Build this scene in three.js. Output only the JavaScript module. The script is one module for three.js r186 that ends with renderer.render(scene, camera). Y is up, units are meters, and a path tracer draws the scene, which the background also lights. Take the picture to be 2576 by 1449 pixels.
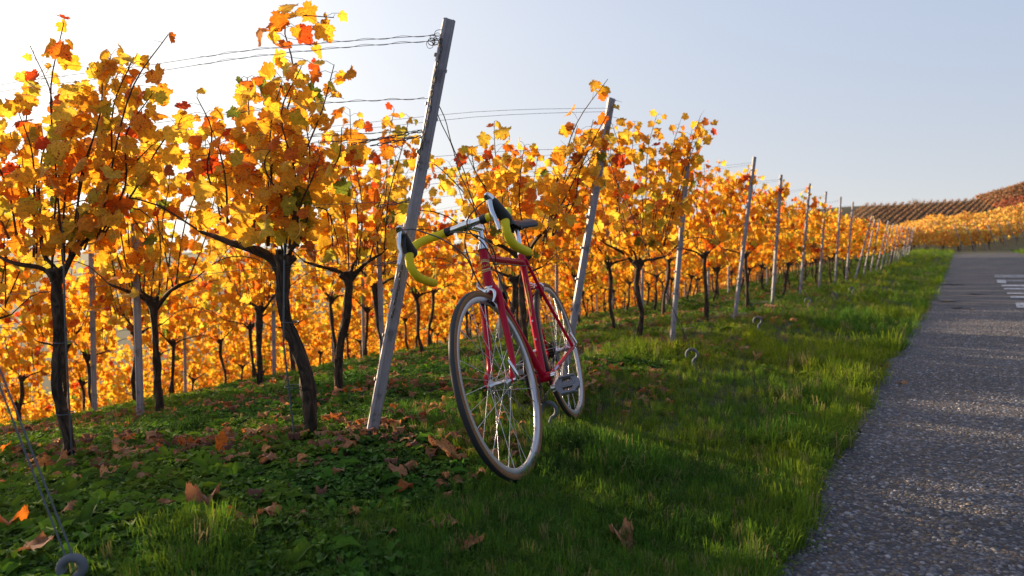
import * as THREE from 'three';
import { mergeGeometries } from 'three/addons/utils/BufferGeometryUtils.js';
import { RoundedBoxGeometry } from 'three/addons/geometries/RoundedBoxGeometry.js';

// ---------- camera, sky, sun, exposure ----------
const scene = new THREE.Scene();
const V = (x, y, z) => new THREE.Vector3(x, y, z);
const EYE = 0.86, PITCH = Math.atan(99.5 / 1717);
const camera = new THREE.PerspectiveCamera(2 * Math.atan(724.5 / 1717) * 180 / Math.PI, 16 / 9, 0.05, 9000);
camera.position.set(0, EYE, 0);
camera.lookAt(0, EYE - Math.tan(PITCH) * 10, -10);
camera.focus = 2.62;
camera.userData.fStop = 3.2;

const SUN_AZ = 55 * Math.PI / 180, SUN_EL = 10 * Math.PI / 180;   // azimuth: to the left of the view
const sunDir = V(-Math.sin(SUN_AZ) * Math.cos(SUN_EL), Math.sin(SUN_EL), -Math.cos(SUN_AZ) * Math.cos(SUN_EL));
{
  const W = 512, H = 256, d = new Float32Array(W * H * 4);
  for (let j = 0; j < H; j++) for (let i = 0; i < W; i++) {
    const el = ((j + 0.5) / H - 0.5) * Math.PI, az = ((i + 0.5) / W - 0.5) * 2 * Math.PI;
    const y = Math.sin(el), x = Math.cos(el) * Math.cos(az), z = Math.cos(el) * Math.sin(az);
    const g = Math.acos(THREE.MathUtils.clamp(x * sunDir.x + y * sunDir.y + z * sunDir.z, -1, 1)) * 180 / Math.PI;
    const e = Math.max(0, el) * 180 / Math.PI, k = Math.exp(-e / 11), k2 = Math.exp(-e / 42);
    const lerp = THREE.MathUtils.lerp;
    const zen = [0.13, 0.20, 0.40], mid = [0.275, 0.405, 0.66], hor = [0.62, 0.64, 0.635];
    const A = 1.6 * Math.exp(-g / 15), B = 1.27 * Math.exp(-g / 40);
    const o = (j * W + i) * 4, warm = [1.0, 0.9, 0.72], halo = [0.98, 0.85, 0.60], DIM = 0.43;
    for (let c = 0; c < 3; c++) d[o + c] = lerp(lerp(zen[c], mid[c], Math.min(1, k2 * 1.5)), hor[c], k) + A * warm[c] + B * halo[c], d[o + c] *= DIM;
    d[o + 3] = 1;
  }
  const t = new THREE.DataTexture(d, W, H, THREE.RGBAFormat, THREE.FloatType);
  t.mapping = THREE.EquirectangularReflectionMapping; t.magFilter = THREE.LinearFilter; t.minFilter = THREE.LinearFilter; t.needsUpdate = true;
  scene.background = t; scene.environment = t;
}
const sun = new THREE.DirectionalLight(new THREE.Color().setRGB(1, 0.77, 0.48), 5);
sun.position.copy(sunDir).multiplyScalar(120); sun.castShadow = true; sun.shadow.radius = 1.4;
Object.assign(sun.shadow.camera, { left: -70, right: 70, top: 70, bottom: -70, near: 1, far: 400 });
sun.shadow.mapSize.set(4096, 4096);
scene.add(sun, sun.target);
const renderer = new THREE.WebGLRenderer({ antialias: true });
renderer.setSize(1024, 576);
renderer.toneMapping = THREE.LinearToneMapping;
renderer.toneMappingExposure = 2.38;
renderer.shadowMap.enabled = true;

// ---------- helpers ----------
function rng(seed) { let s = seed | 0; return () => { s = (s + 0x6d2b79f5) | 0; let t = Math.imul(s ^ (s >>> 15), 1 | s); t = (t + Math.imul(t ^ (t >>> 7), 61 | t)) ^ t; return ((t ^ (t >>> 14)) >>> 0) / 4294967296; }; }
const R0 = rng(7), rr = (a, b, r = R0) => a + (b - a) * r(), pick = (a, r = R0) => a[Math.floor(r() * a.length)];
const clamp = THREE.MathUtils.clamp, lerp = THREE.MathUtils.lerp, sstep = (a, b, x) => { const t = clamp((x - a) / (b - a), 0, 1); return t * t * (3 - 2 * t); };
const hash = (i, j) => { let h = Math.imul(i, 374761393) + Math.imul(j, 668265263) | 0; h = Math.imul(h ^ (h >>> 13), 1274126177); return ((h ^ (h >>> 16)) >>> 0) / 4294967296; };
function noise(x, y) { const i = Math.floor(x), j = Math.floor(y), u = x - i, v = y - j, a = u * u * (3 - 2 * u), b = v * v * (3 - 2 * v); return lerp(lerp(hash(i, j), hash(i + 1, j), a), lerp(hash(i, j + 1), hash(i + 1, j + 1), a), b) * 2 - 1; }
function tnoise(x, y, p) { const m = (n) => ((n % p) + p) % p, i = Math.floor(x), j = Math.floor(y), u = x - i, v = y - j, a = u * u * (3 - 2 * u), b = v * v * (3 - 2 * v); return lerp(lerp(hash(m(i), m(j)), hash(m(i + 1), m(j)), a), lerp(hash(m(i), m(j + 1)), hash(m(i + 1), m(j + 1)), a), b) * 2 - 1; }
const used = {};
function numbered(n) { const c = used[n] = (used[n] ?? -1) + 1; return c ? n + '_' + String(c).padStart(3, '0') : n; }
function tag(o, label, category, group, kind) { Object.assign(o.userData, label && { label }, category && { category }, group && { group }, kind && { kind }); return o; }
function thing(name, label, category, group, p) { const o = new THREE.Group(); o.name = numbered(name); tag(o, label, category, group); if (p) o.position.copy(p); scene.add(o); return o; }
function part(name, geo, mat, parent, label) { const m = new THREE.Mesh(geo, mat); m.name = name; m.castShadow = m.receiveShadow = true; if (label) m.userData.label = label; parent.add(m); return m; }
function solo(name, geo, mat, label, category, group, kind) { const m = new THREE.Mesh(geo, mat); m.name = numbered(name); m.castShadow = m.receiveShadow = true; tag(m, label, category, group, kind); scene.add(m); return m; }
function copies(name, geo, mat, list, parent, colors) {       // list of Matrix4
  const m = new THREE.InstancedMesh(geo, mat, list.length); m.name = parent === scene ? numbered(name) : name;
  list.forEach((x, i) => m.setMatrixAt(i, x)); if (colors) colors.forEach((c, i) => m.setColorAt(i, c));
  m.castShadow = m.receiveShadow = true; m.userData.kind = 'stuff'; parent.add(m); return m;
}
const merge = (list) => mergeGeometries(list.map((g) => { g = g.index ? g.toNonIndexed() : g; for (const k of Object.keys(g.attributes)) if (!['position', 'normal', 'uv'].includes(k)) g.deleteAttribute(k); return g; }));
// a tube through points; rad is a number, an array or f(t, angle, length)
function tube(pts, rad, seg = 8, n = 0, smooth = true) {
  pts = pts.map((p) => (p.isVector3 ? p : V(...p)));
  if (n) { const c = new THREE.CatmullRomCurve3(pts, false, 'centripetal'); pts = Array.from({ length: n + 1 }, (_, i) => c.getPoint(i / n)); }
  const N = pts.length, pos = [], nor = [], uv = [], idx = [], T = [], len = [0];
  for (let i = 0; i < N; i++) { T.push(pts[Math.min(i + 1, N - 1)].clone().sub(pts[Math.max(i - 1, 0)]).normalize()); if (i) len.push(len[i - 1] + pts[i].distanceTo(pts[i - 1])); }
  let X = Math.abs(T[0].y) < 0.9 ? V(0, 1, 0) : V(1, 0, 0); X.sub(T[0].clone().multiplyScalar(X.dot(T[0]))).normalize();
  for (let i = 0; i < N; i++) {
    X.sub(T[i].clone().multiplyScalar(X.dot(T[i]))).normalize(); const Y = T[i].clone().cross(X);
    for (let k = 0; k <= seg; k++) {
      const a = k / seg * 2 * Math.PI, t = i / (N - 1), q = typeof rad === 'function' ? rad(t, k === seg ? 0 : a, len[i]) : Array.isArray(rad) ? lerp(rad[Math.floor(t * (rad.length - 1) * 0.99999)], rad[Math.min(rad.length - 1, Math.floor(t * (rad.length - 1) * 0.99999) + 1)], t * (rad.length - 1) - Math.floor(t * (rad.length - 1) * 0.99999)) : rad;
      const d = X.clone().multiplyScalar(Math.cos(a)).addScaledVector(Y, Math.sin(a));
      pos.push(pts[i].x + d.x * q, pts[i].y + d.y * q, pts[i].z + d.z * q); nor.push(d.x, d.y, d.z); uv.push(k / seg * 2 * Math.PI * q, len[i]);
    }
  }
  const s = seg + 1;
  for (let i = 0; i < N - 1; i++) for (let k = 0; k < seg; k++) { const a = i * s + k; idx.push(a, a + 1, a + s, a + 1, a + s + 1, a + s); }
  for (const [i, sg] of [[0, -1], [N - 1, 1]]) {
    const c = pos.length / 3; pos.push(pts[i].x, pts[i].y, pts[i].z); nor.push(T[i].x * sg, T[i].y * sg, T[i].z * sg); uv.push(0, 0);
    for (let k = 0; k <= seg; k++) { const a = (i * s + k) * 3; pos.push(pos[a], pos[a + 1], pos[a + 2]); nor.push(T[i].x * sg, T[i].y * sg, T[i].z * sg); uv.push(0, 0); }
    for (let k = 0; k < seg; k++) sg < 0 ? idx.push(c, c + 2 + k, c + 1 + k) : idx.push(c, c + 1 + k, c + 2 + k);
  }
  const g = new THREE.BufferGeometry();
  g.setAttribute('position', new THREE.Float32BufferAttribute(pos, 3)); g.setAttribute('normal', new THREE.Float32BufferAttribute(nor, 3)); g.setAttribute('uv', new THREE.Float32BufferAttribute(uv, 2)); g.setIndex(idx);
  if (!smooth) g.computeVertexNormals();
  return g;
}
function meshOf(pos, uv, idx) { const g = new THREE.BufferGeometry(); g.setAttribute('position', new THREE.Float32BufferAttribute(pos, 3)); g.setAttribute('uv', new THREE.Float32BufferAttribute(uv, 2)); g.setIndex(idx); g.computeVertexNormals(); return g; }
function lathe(prof, seg = 24) { return new THREE.LatheGeometry(prof.map(([r, y]) => new THREE.Vector2(r, y)), seg); }   // about y
function tex(w, h, f, rx = 1, ry = 1, srgb = true) {
  const d = new Uint8Array(w * h * 4);
  for (let j = 0; j < h; j++) for (let i = 0; i < w; i++) { const c = f(i / w, j / h, i, j), o = (j * w + i) * 4; d[o] = clamp(c[0], 0, 1) * 255; d[o + 1] = clamp(c[1], 0, 1) * 255; d[o + 2] = clamp(c[2], 0, 1) * 255; d[o + 3] = c.length > 3 ? c[3] * 255 : 255; }
  const t = new THREE.DataTexture(d, w, h); t.wrapS = t.wrapT = THREE.RepeatWrapping; t.repeat.set(rx, ry); t.magFilter = t.minFilter = THREE.LinearFilter; if (srgb) t.colorSpace = THREE.SRGBColorSpace; t.needsUpdate = true; return t;
}
const rgb = (r, g, b) => new THREE.Color().setRGB(r, g, b);
const std = (c, roughness = 0.8, o = {}) => new THREE.MeshStandardMaterial({ color: rgb(...c), roughness, ...o });
const phys = (c, roughness, o = {}) => new THREE.MeshPhysicalMaterial({ color: rgb(...c), roughness, ...o });
const TWO = { side: THREE.DoubleSide };
const ORD = ['zeroth', 'first', 'second', 'third', 'fourth', 'fifth', 'sixth', 'seventh', 'eighth', 'ninth', 'tenth', 'eleventh', 'twelfth', 'thirteenth', 'fourteenth', 'fifteenth', 'sixteenth', 'seventeenth', 'eighteenth', 'nineteenth', 'twentieth', 'twenty-first', 'twenty-second', 'twenty-third', 'twenty-fourth', 'twenty-fifth', 'twenty-sixth'];

// ---------- the lie of the land ----------
const K = 0.87, P1 = V(-0.559, 0.112, -2.681), UX = 0.538, UZ = -0.843, RX = 0.843, RZ = 0.538;     // U runs along the row ends, R points to the road
const ab = (x, z) => [(x - P1.x) * UX + (z - P1.z) * UZ, (x - P1.x) * RX + (z - P1.z) * RZ];
const xz = (a, b) => [P1.x + a * UX + b * RX, P1.z + a * UZ + b * RZ];
const roadLeft = (a) => 1.56 + 0.0115 * Math.max(a, -3), ROADW = 3.6;
const BEND_A = 46, BEND_R = 6;                                        // inner corner of the bend to the right
const rise = (a) => 0.62 * sstep(20, 62, a);
function inRoad(a, b, m = 0) {
  if (a < BEND_A) return b > roadLeft(a) - m && b < roadLeft(a) + ROADW + m;
  const cb = roadLeft(BEND_A) + ROADW + BEND_R;                        // centre of the bend
  if (b < cb) { const d = Math.hypot(a - BEND_A, b - cb); return d > BEND_R - m && d < BEND_R + ROADW + m; }
  return a > BEND_A + BEND_R - m && a < BEND_A + BEND_R + ROADW + m && b < cb + 60;
}
function groundY(x, z, raw) {
  const [a, b] = ab(x, z); let y;
  if (b < 0) { const t = -b / K; let d = t < 12 ? 0.10 * t + 0.012 * t * t : 2.928 + 0.388 * Math.min(t - 12, 40) + 8 * sstep(52, 90, t); y = 0.112 - K * d; }
  else y = 0.112 - 0.112 * sstep(0, roadLeft(a) - 0.05, b);
  y += rise(a);
  if (a > 62) { const q = Math.min(a, 112) - 62; y += q * 0.045 + 0.0042 * clamp(b + 6, -6, 30) * q; }
  if (!raw) {
    y -= 0.06 * Math.exp(-((x - 0.323) ** 2 + (z + 3.26) ** 2) / 0.16);
    if (b < roadLeft(a) - 0.1) y += (0.018 * noise(x * 2.3, z * 2.3) + 0.008 * noise(x * 7, z * 7)) * sstep(0, 0.35, Math.hypot(x - 0.05, z + 2.34)) * sstep(0, 0.3, Math.hypot(x - 0.32, z + 3.26));
    if (inRoad(a, b, -0.28)) y = rise(a) - 0.04;
  }
  return y;
}
const onGround = (x, z, dy = 0) => V(x, groundY(x, z) + dy, z);
// where the sight line through a point of a 2576 x 1449 print of the place meets height y, or depth -z
const FW = V(0, -Math.sin(PITCH), -Math.cos(PITCH)), UPV = V(0, Math.cos(PITCH), -Math.sin(PITCH));
const sight = (px, py) => FW.clone().add(V((px - 1288) / 1717, 0, 0)).addScaledVector(UPV, -(py - 724.5) / 1717);
const atDepth = (px, py, d) => { const s = sight(px, py); return V(0, EYE, 0).addScaledVector(s, d / -s.z); };
const atHeight = (px, py, y) => { const s = sight(px, py); return V(0, EYE, 0).addScaledVector(s, (y - EYE) / s.y); };
const atLand = (px, py) => { let y = 0.05, p; for (let i = 0; i < 12; i++) { p = atHeight(px, py, y); y = groundY(p.x, p.z); } return p; };
// ---------- ground, road ----------
{
  const soilTex = tex(512, 512, (u, v, i, j) => {
    const n = tnoise(u * 8, v * 8, 8) * 0.5 + tnoise(u * 32, v * 32, 32) * 0.3 + tnoise(u * 128, v * 128, 128) * 0.3, g = clamp(0.5 + n * 0.9, 0, 1);
    return [lerp(0.25, 0.2, g), lerp(0.2, 0.26, g), lerp(0.12, 0.09, g)].map((c) => c * (0.85 + 0.3 * n));
  });
  const pos = [], uv = [], idx = [], RINGS = 190, SEG = 240;
  for (let i = 0; i <= RINGS; i++) for (let k = 0; k <= SEG; k++) {
    const d = i ? 0.4 * Math.pow(4200 / 0.4, (i - 1) / (RINGS - 1)) : 0, a = k / SEG * 2 * Math.PI, x = Math.sin(a) * d, z = -Math.cos(a) * d;
    pos.push(x, groundY(x, z), z); uv.push(x / 1.7, z / 1.7);
  }
  for (let i = 0; i < RINGS; i++) for (let k = 0; k < SEG; k++) { const a = i * (SEG + 1) + k, b = a + SEG + 1; idx.push(a, b, a + 1, a + 1, b, b + 1); }
  const g = meshOf(pos, uv, idx);
  const n = g.attributes.normal; if (n.getY(500) < 0) { for (let i = 0; i < idx.length; i += 3) [idx[i], idx[i + 1]] = [idx[i + 1], idx[i]]; g.setIndex(idx); g.computeVertexNormals(); }
  solo('ground', g, new THREE.MeshStandardMaterial({ map: soilTex, roughness: 1, bumpMap: soilTex, bumpScale: 0.01 }), null, null, null, 'structure');
}
const roadMat = (() => {
  const N = 150, P = 1024, cell = [];
  for (let i = 0; i < N * N; i++) cell.push([R0(), R0(), R0(), R0()]);
  const bump = new Float32Array(P * P), col = [];
  const pal = [[0.30, 0.29, 0.31], [0.38, 0.37, 0.39], [0.24, 0.24, 0.27], [0.40, 0.35, 0.30], [0.46, 0.46, 0.48], [0.33, 0.28, 0.25], [0.27, 0.27, 0.29]];
  const t = tex(P, P, (u, v, i, j) => {
    const x = u * N, y = v * N, cx = Math.floor(x), cy = Math.floor(y); let b = 9, b2 = 9, w = null;
    for (let q = -1; q < 2; q++) for (let p = -1; p < 2; p++) { const c = cell[((cy + q + N) % N) * N + (cx + p + N) % N], d = Math.hypot(cx + p + c[0] - x, (cy + q + c[1] - y) * (0.8 + 0.4 * c[2])); if (d < b) { b2 = b; b = d; w = c; } else if (d < b2) b2 = d; }
    const edge = clamp((b2 - b) / 0.28, 0, 1), c = pal[Math.floor(w[2] * pal.length)], k = (0.62 + 0.38 * edge) * (0.85 + 0.4 * w[3]) * (1 + 0.12 * tnoise(u * 6, v * 6, 6));
    bump[j * P + i] = edge * (0.5 + w[3] * 0.5) * Math.max(0, 1 - b * b);
    return c.map((q) => q * k);
  });
  const bt = tex(P, P, (u, v, i, j) => { const h = bump[j * P + i]; return [h, h, h]; }, 1, 1, false);
  return new THREE.MeshStandardMaterial({ map: t, bumpMap: bt, bumpScale: 0.006, color: rgb(0.92, 0.90, 0.90), roughness: 0.78 });
})();
const roadAt = (s) => {                                               // left and right edge of the road at length s
  if (s < BEND_A) return [[s, roadLeft(s)], [s, roadLeft(s) + ROADW]];
  const cb = roadLeft(BEND_A) + ROADW + BEND_R, th = (s - BEND_A) / (BEND_R + ROADW / 2);
  if (th < Math.PI / 2) return [BEND_R + ROADW, BEND_R].map((q) => [BEND_A + q * Math.sin(th), cb - q * Math.cos(th)]);
  const e = (th - Math.PI / 2) * (BEND_R + ROADW / 2);
  return [[BEND_A + BEND_R + ROADW, cb + e], [BEND_A + BEND_R, cb + e]];
};
{
  const pos = [], uv = [], idx = [], A = 16; let n = 0;
  for (let s = -9; s < 110; s += s < 12 ? 0.12 : 0.5) {
    const [l, r] = roadAt(s);
    for (let k = 0; k <= A; k++) {
      let q = k / A; if (k === 0) q -= 0.012 + 0.016 * noise(s * 2.1, 3) + 0.012 * noise(s * 7, 5);
      const [x, z] = xz(lerp(l[0], r[0], q), lerp(l[1], r[1], q)); pos.push(x, rise(lerp(l[0], r[0], q)) + 0.02 * Math.sin(clamp(q, 0, 1) * 3.1) + 0.006, z); uv.push(x / 2, z / 2);
    }
    n++;
  }
  for (let i = 0; i < n - 1; i++) for (let k = 0; k < A; k++) { const a = i * (A + 1) + k, b = a + A + 1; idx.push(a, a + 1, b, a + 1, b + 1, b); }
  const road = solo('road', meshOf(pos, uv, idx), roadMat, null, null, null, 'structure');
  // loose and proud stones of the exposed aggregate, near the camera
  const geos = [0, 1].map((q) => { const g = new THREE.IcosahedronGeometry(1, 1), p = g.attributes.position; for (let i = 0; i < p.count; i++) { const k = 0.86 + 0.2 * noise(p.getX(i) * 1.7 + q * 9, p.getZ(i) * 1.7 + p.getY(i)); p.setXYZ(i, p.getX(i) * k, p.getY(i) * k * 0.6, p.getZ(i) * k * 0.8); } g.computeVertexNormals(); return g; });
  const pal = [[0.34, 0.33, 0.36], [0.20, 0.20, 0.22], [0.27, 0.26, 0.28], [0.14, 0.14, 0.16], [0.36, 0.28, 0.2], [0.5, 0.49, 0.5], [0.22, 0.16, 0.12], [0.42, 0.40, 0.42]];
  const mat = std([0.62, 0.60, 0.61], 0.6), R = rng(91);
  for (let q = 0; q < 2; q++) {
    const M = [], C = [];
    for (let i = 0; i < 42000; i++) {
      const a = -3.2 + 13 * Math.pow(R(), 1.35), b = roadLeft(a) + rr(-0.04, 3.4, R), [x, z] = xz(a, b); if (x / -z > 0.85 || z > -1.2) continue;
      const qq = (b - roadLeft(a)) / ROADW, y = rise(a) + 0.02 * Math.sin(clamp(qq, 0, 1) * 3.1) + 0.006, s = rr(0.0035, 0.0105, R) * (R() < 0.08 ? 1.4 : 1);
      M.push(new THREE.Matrix4().compose(V(x, y - s * 0.12, z), new THREE.Quaternion().setFromEuler(new THREE.Euler(rr(-0.3, 0.3, R), R() * 6.3, rr(-0.3, 0.3, R))), V(s, s, s)));
      const c = pick(pal, R), k = rr(0.5, 1.1, R); C.push(rgb(c[0] * k, c[1] * k, c[2] * k));
    }
    tag(copies('road_stone_chips', geos[q], mat, M, scene, C), 'small rounded stones set in the surface of the grey road', 'gravel', null, 'stuff');
  }
  // dark worn tar smears
  const tar = std([0.075, 0.075, 0.085], 1);
  [[2388, 758, 0.9, 0.16], [2392, 716, 1.6, 0.3], [2412, 777, 0.7, 0.12], [2378, 707, 1.2, 0.2], [2440, 781, 0.5, 0.14], [2455, 742, 0.7, 0.2]].forEach(([px, py, l, w], i) => {
    const c = atHeight(px, py, 0.004), p = [], q = [], ix = [], n = 22;
    p.push(c.x, 0.008 + rise(ab(c.x, c.z)[0]), c.z); q.push(0, 0);
    for (let k = 0; k < n; k++) { const a = k / n * 6.283, r = 0.55 + 0.45 * noise(k * 0.9, i * 7), x = c.x + UX * Math.cos(a) * l * r * 0.5 + RX * Math.sin(a) * w * r, z = c.z + UZ * Math.cos(a) * l * r * 0.5 + RZ * Math.sin(a) * w * r; p.push(x, 0.0345 + rise(ab(x, z)[0]), z); q.push(x, z); ix.push(0, 1 + k, 1 + (k + 1) % n); }
    const g = meshOf(p, q, ix); p[1] = p[4]; g.attributes.position.setY(0, p[4]);
    part('tar_stain', g, tar, road);
  });
  // worn white paint strips
  const worn = tex(256, 64, (u, v) => { const n = tnoise(u * 40, v * 12, 8) * 0.5 + tnoise(u * 90, v * 40, 16) * 0.5, k = n > 0.35 ? 0.5 : 0.86 + 0.06 * n; return [k, k, k * 1.02]; });
  const paint = new THREE.MeshStandardMaterial({ map: worn, color: rgb(0.55, 0.55, 0.57), roughness: 0.7 }), faded = new THREE.MeshStandardMaterial({ map: worn, color: rgb(0.28, 0.28, 0.29), roughness: 0.8 });
  [[2501, 693.5, 700, 2700, 1], [2507, 705, 713, 2531, 0], [2532, 706, 710, 2700, 1], [2519, 718, 722, 2700, 0], [2525, 726, 730, 2700, 0], [2533, 738, 741.5, 2700, 0], [2541, 747, 752, 2700, 0], [2554, 764, 777, 2720, 0]].forEach(([x0, y0, y1, x1, f]) => {
    const up = (px, py) => { const p = atHeight(px, py, 0.02); p.y = 0.036 + rise(ab(p.x, p.z)[0]); return p; };
    const A = up(x0 - (y1 - y0) * -0.3, y1), B = up(x1, y1 + 1), C = up(x1, y0 + 1), D = up(x0, y0), g = meshOf([A, B, C, D].flatMap((p) => [p.x, p.y, p.z]), [0, 0, 1, 0, 1, 0.2, 0, 0.2], [0, 1, 2, 0, 2, 3]);
    part('road_marking', g, f ? faded : paint, road);
  });
}

// ---------- vine leaves ----------
const leafTex = [0, 1, 2].map((q) => tex(128, 128, (u, v) => {
  const x = (u - 0.5) * 1.3, y = v * 1.2 - 0.16, r = Math.hypot(x, y - 0.0), an = Math.atan2(x, y); let vein = 0;
  for (const a of [0, 0.72, -0.72, 1.5, -1.5]) { const d = Math.abs(Math.sin(an - a)) * r; if (Math.cos(an - a) > 0) vein = Math.max(vein, 1 - d / 0.022); }
  const n = noise(u * 9 + q * 31, v * 9) * 0.5 + noise(u * 24 + q * 17, v * 24) * 0.35 + noise(u * 60, v * 60 + q * 5) * 0.15, edge = Math.hypot(x * 1.1, (y - 0.38) * 1.1) / 0.62;
  const brown = sstep(0.3, 0.5, n * [0.8, 0.9, 1.2][q] + (edge - 0.8) * [0.2, 0.7, 0.4][q] + [-0.1, -0.05, 0.0][q]), m = 0.95 + 0.26 * n + 0.12 * Math.max(0, vein) * (q === 0 ? -1 : 1);
  return [lerp(m, 0.62, brown * 0.9), lerp(m, 0.36, brown * 0.9), lerp(m, 0.34, brown * 0.85)];
}));
const leafMat = (c, t, tr = 0.6) => phys(c, 1, { map: leafTex[t], specularIntensity: 0.35, transmission: tr, thickness: 0, ...TWO });
const HUE = { gold: [0.93, 0.47, 0.03], amber: [0.90, 0.34, 0.02], yellow: [0.94, 0.62, 0.06], lime: [0.62, 0.52, 0.045], green: [0.17, 0.22, 0.025], orange: [0.82, 0.2, 0.014], red: [0.60, 0.075, 0.012], brown: [0.36, 0.12, 0.028] };
const LM = {}; for (const h in HUE) LM[h] = [leafMat(HUE[h], 0), leafMat(HUE[h], 1), leafMat(HUE[h], 2)];
const HALF = [[0, 0.05], [0.09, -0.13], [0.22, -0.17], [0.30, -0.10], [0.43, -0.11], [0.44, -0.01], [0.54, 0.07], [0.47, 0.15], [0.47, 0.23], [0.40, 0.28], [0.52, 0.33], [0.53, 0.42], [0.63, 0.51], [0.52, 0.55], [0.50, 0.64], [0.38, 0.63], [0.28, 0.66], [0.30, 0.77], [0.20, 0.81], [0.15, 0.92], [0, 1.02]];
function leafGeo(seed, fold, droop, curl, detail = true) {
  const R = rng(seed), out = detail ? [...HALF, ...HALF.slice(1, -1).reverse().map(([x, y]) => [-x, y])] : [[0, 0.03], [0.36, -0.1], [0.5, 0.05], [0.42, 0.28], [0.56, 0.52], [0.26, 0.66], [0, 1], [-0.26, 0.66], [-0.56, 0.52], [-0.42, 0.28], [-0.5, 0.05], [-0.36, -0.1]];
  const o = out.map(([x, y]) => [x * rr(0.9, 1.1, R) + rr(-0.02, 0.02, R), y + rr(-0.025, 0.025, R)]), cx = 0, cy = 0.34, P = [[cx, cy]], idx = [], tw = rr(-0.5, 0.5, R), n = o.length;
  if (detail) { for (let i = 0; i < n; i += 4) P.push([lerp(cx, o[i][0], 0.55), lerp(cy, o[i][1], 0.55)]); }
  const base = P.length; P.push(...o);
  if (detail) { const h = n / 4; for (let i = 0; i < h; i++) { const a = 1 + i, b = 1 + (i + 1) % h, p = base + 4 * i, s = base + (4 * i + 4) % n; idx.push(0, a, b, a, p, p + 1, a, p + 1, p + 2, a, p + 2, b, b, p + 2, p + 3, b, p + 3, s); } }
  else for (let i = 0; i < n; i++) idx.push(0, base + i, base + (i + 1) % n);
  const pos = [], uv = [];
  P.forEach(([x, y], i) => {
    let z = -fold * Math.abs(x) - droop * y * y + tw * x * (y - 0.3) + (i >= base ? rr(-0.06, 0.06, R) : 0.03), X = x;
    if (curl) { const a = x * curl * (1 + 0.4 * y); X = Math.sin(a) / (curl || 1); z += (1 - Math.cos(a)) / curl * 1.2 + curl * 0.06 * Math.sin(y * 5); }
    pos.push(X, y * (1 - 0.15 * droop), z); uv.push(x / 1.3 + 0.5, (y + 0.16) / 1.2);
  });
  return meshOf(pos, uv, idx);
}
const LEAF = [leafGeo(1, 0.25, 0.15, 0), leafGeo(2, 0.5, 0.3, 0), leafGeo(3, -0.2, 0.45, 0), leafGeo(4, 0.35, 0.0, 0.9), leafGeo(5, 0.1, 0.6, 0), leafGeo(6, 0.6, 0.5, 1.6)];
const LEAF_FAR = [leafGeo(11, 0.3, 0.2, 0, false), leafGeo(12, 0.1, 0.4, 0, false), leafGeo(13, 0.5, 0.1, 0, false)];
const LEAF_DRY = [leafGeo(21, 0.5, 0.7, 2.2), leafGeo(22, 0.7, 0.3, 2.7), leafGeo(23, -0.5, 0.9, 1.8), leafGeo(24, 0.5, -0.7, 2.4)];
const farLeafMat = phys([1, 1, 1], 1, { map: leafTex[1], specularIntensity: 0.35, transmission: 0.6, thickness: 0, ...TWO });
function hueAt(h, R) {                                                 // h: 0 low in the canopy .. 1 at the shoot tips
  const x = R(), red = 0.05 + 0.3 * Math.max(0, h - 0.55);
  if (x < red * 0.36) return 'red'; if (x < red) return 'orange';
  const y = R(); return y < 0.42 ? 'gold' : y < 0.60 ? 'amber' : y < 0.85 ? 'yellow' : y < 0.93 ? 'lime' : y < 0.95 ? 'green' : y < 0.98 ? 'orange' : 'brown';
}
// ---------- vines ----------
const barkTex = tex(256, 256, (u, v) => { const n = tnoise(u * 32, v * 4, 32) * 0.6 + tnoise(u * 64, v * 10, 64) * 0.3 + tnoise(u * 16, v * 16, 16) * 0.3, k = 0.42 + 0.3 * n; return [k, k * 0.9, k * 0.8]; }, 6, 3);
const bark = new THREE.MeshStandardMaterial({ map: barkTex, bumpMap: barkTex, bumpScale: 0.02, color: rgb(0.36, 0.29, 0.235), roughness: 0.95 });
const caneMat = new THREE.MeshStandardMaterial({ map: barkTex, color: rgb(0.5, 0.26, 0.16), roughness: 0.8 });
const stakeMat = std([0.11, 0.13, 0.15], 0.5, { metalness: 0.6 });
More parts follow.
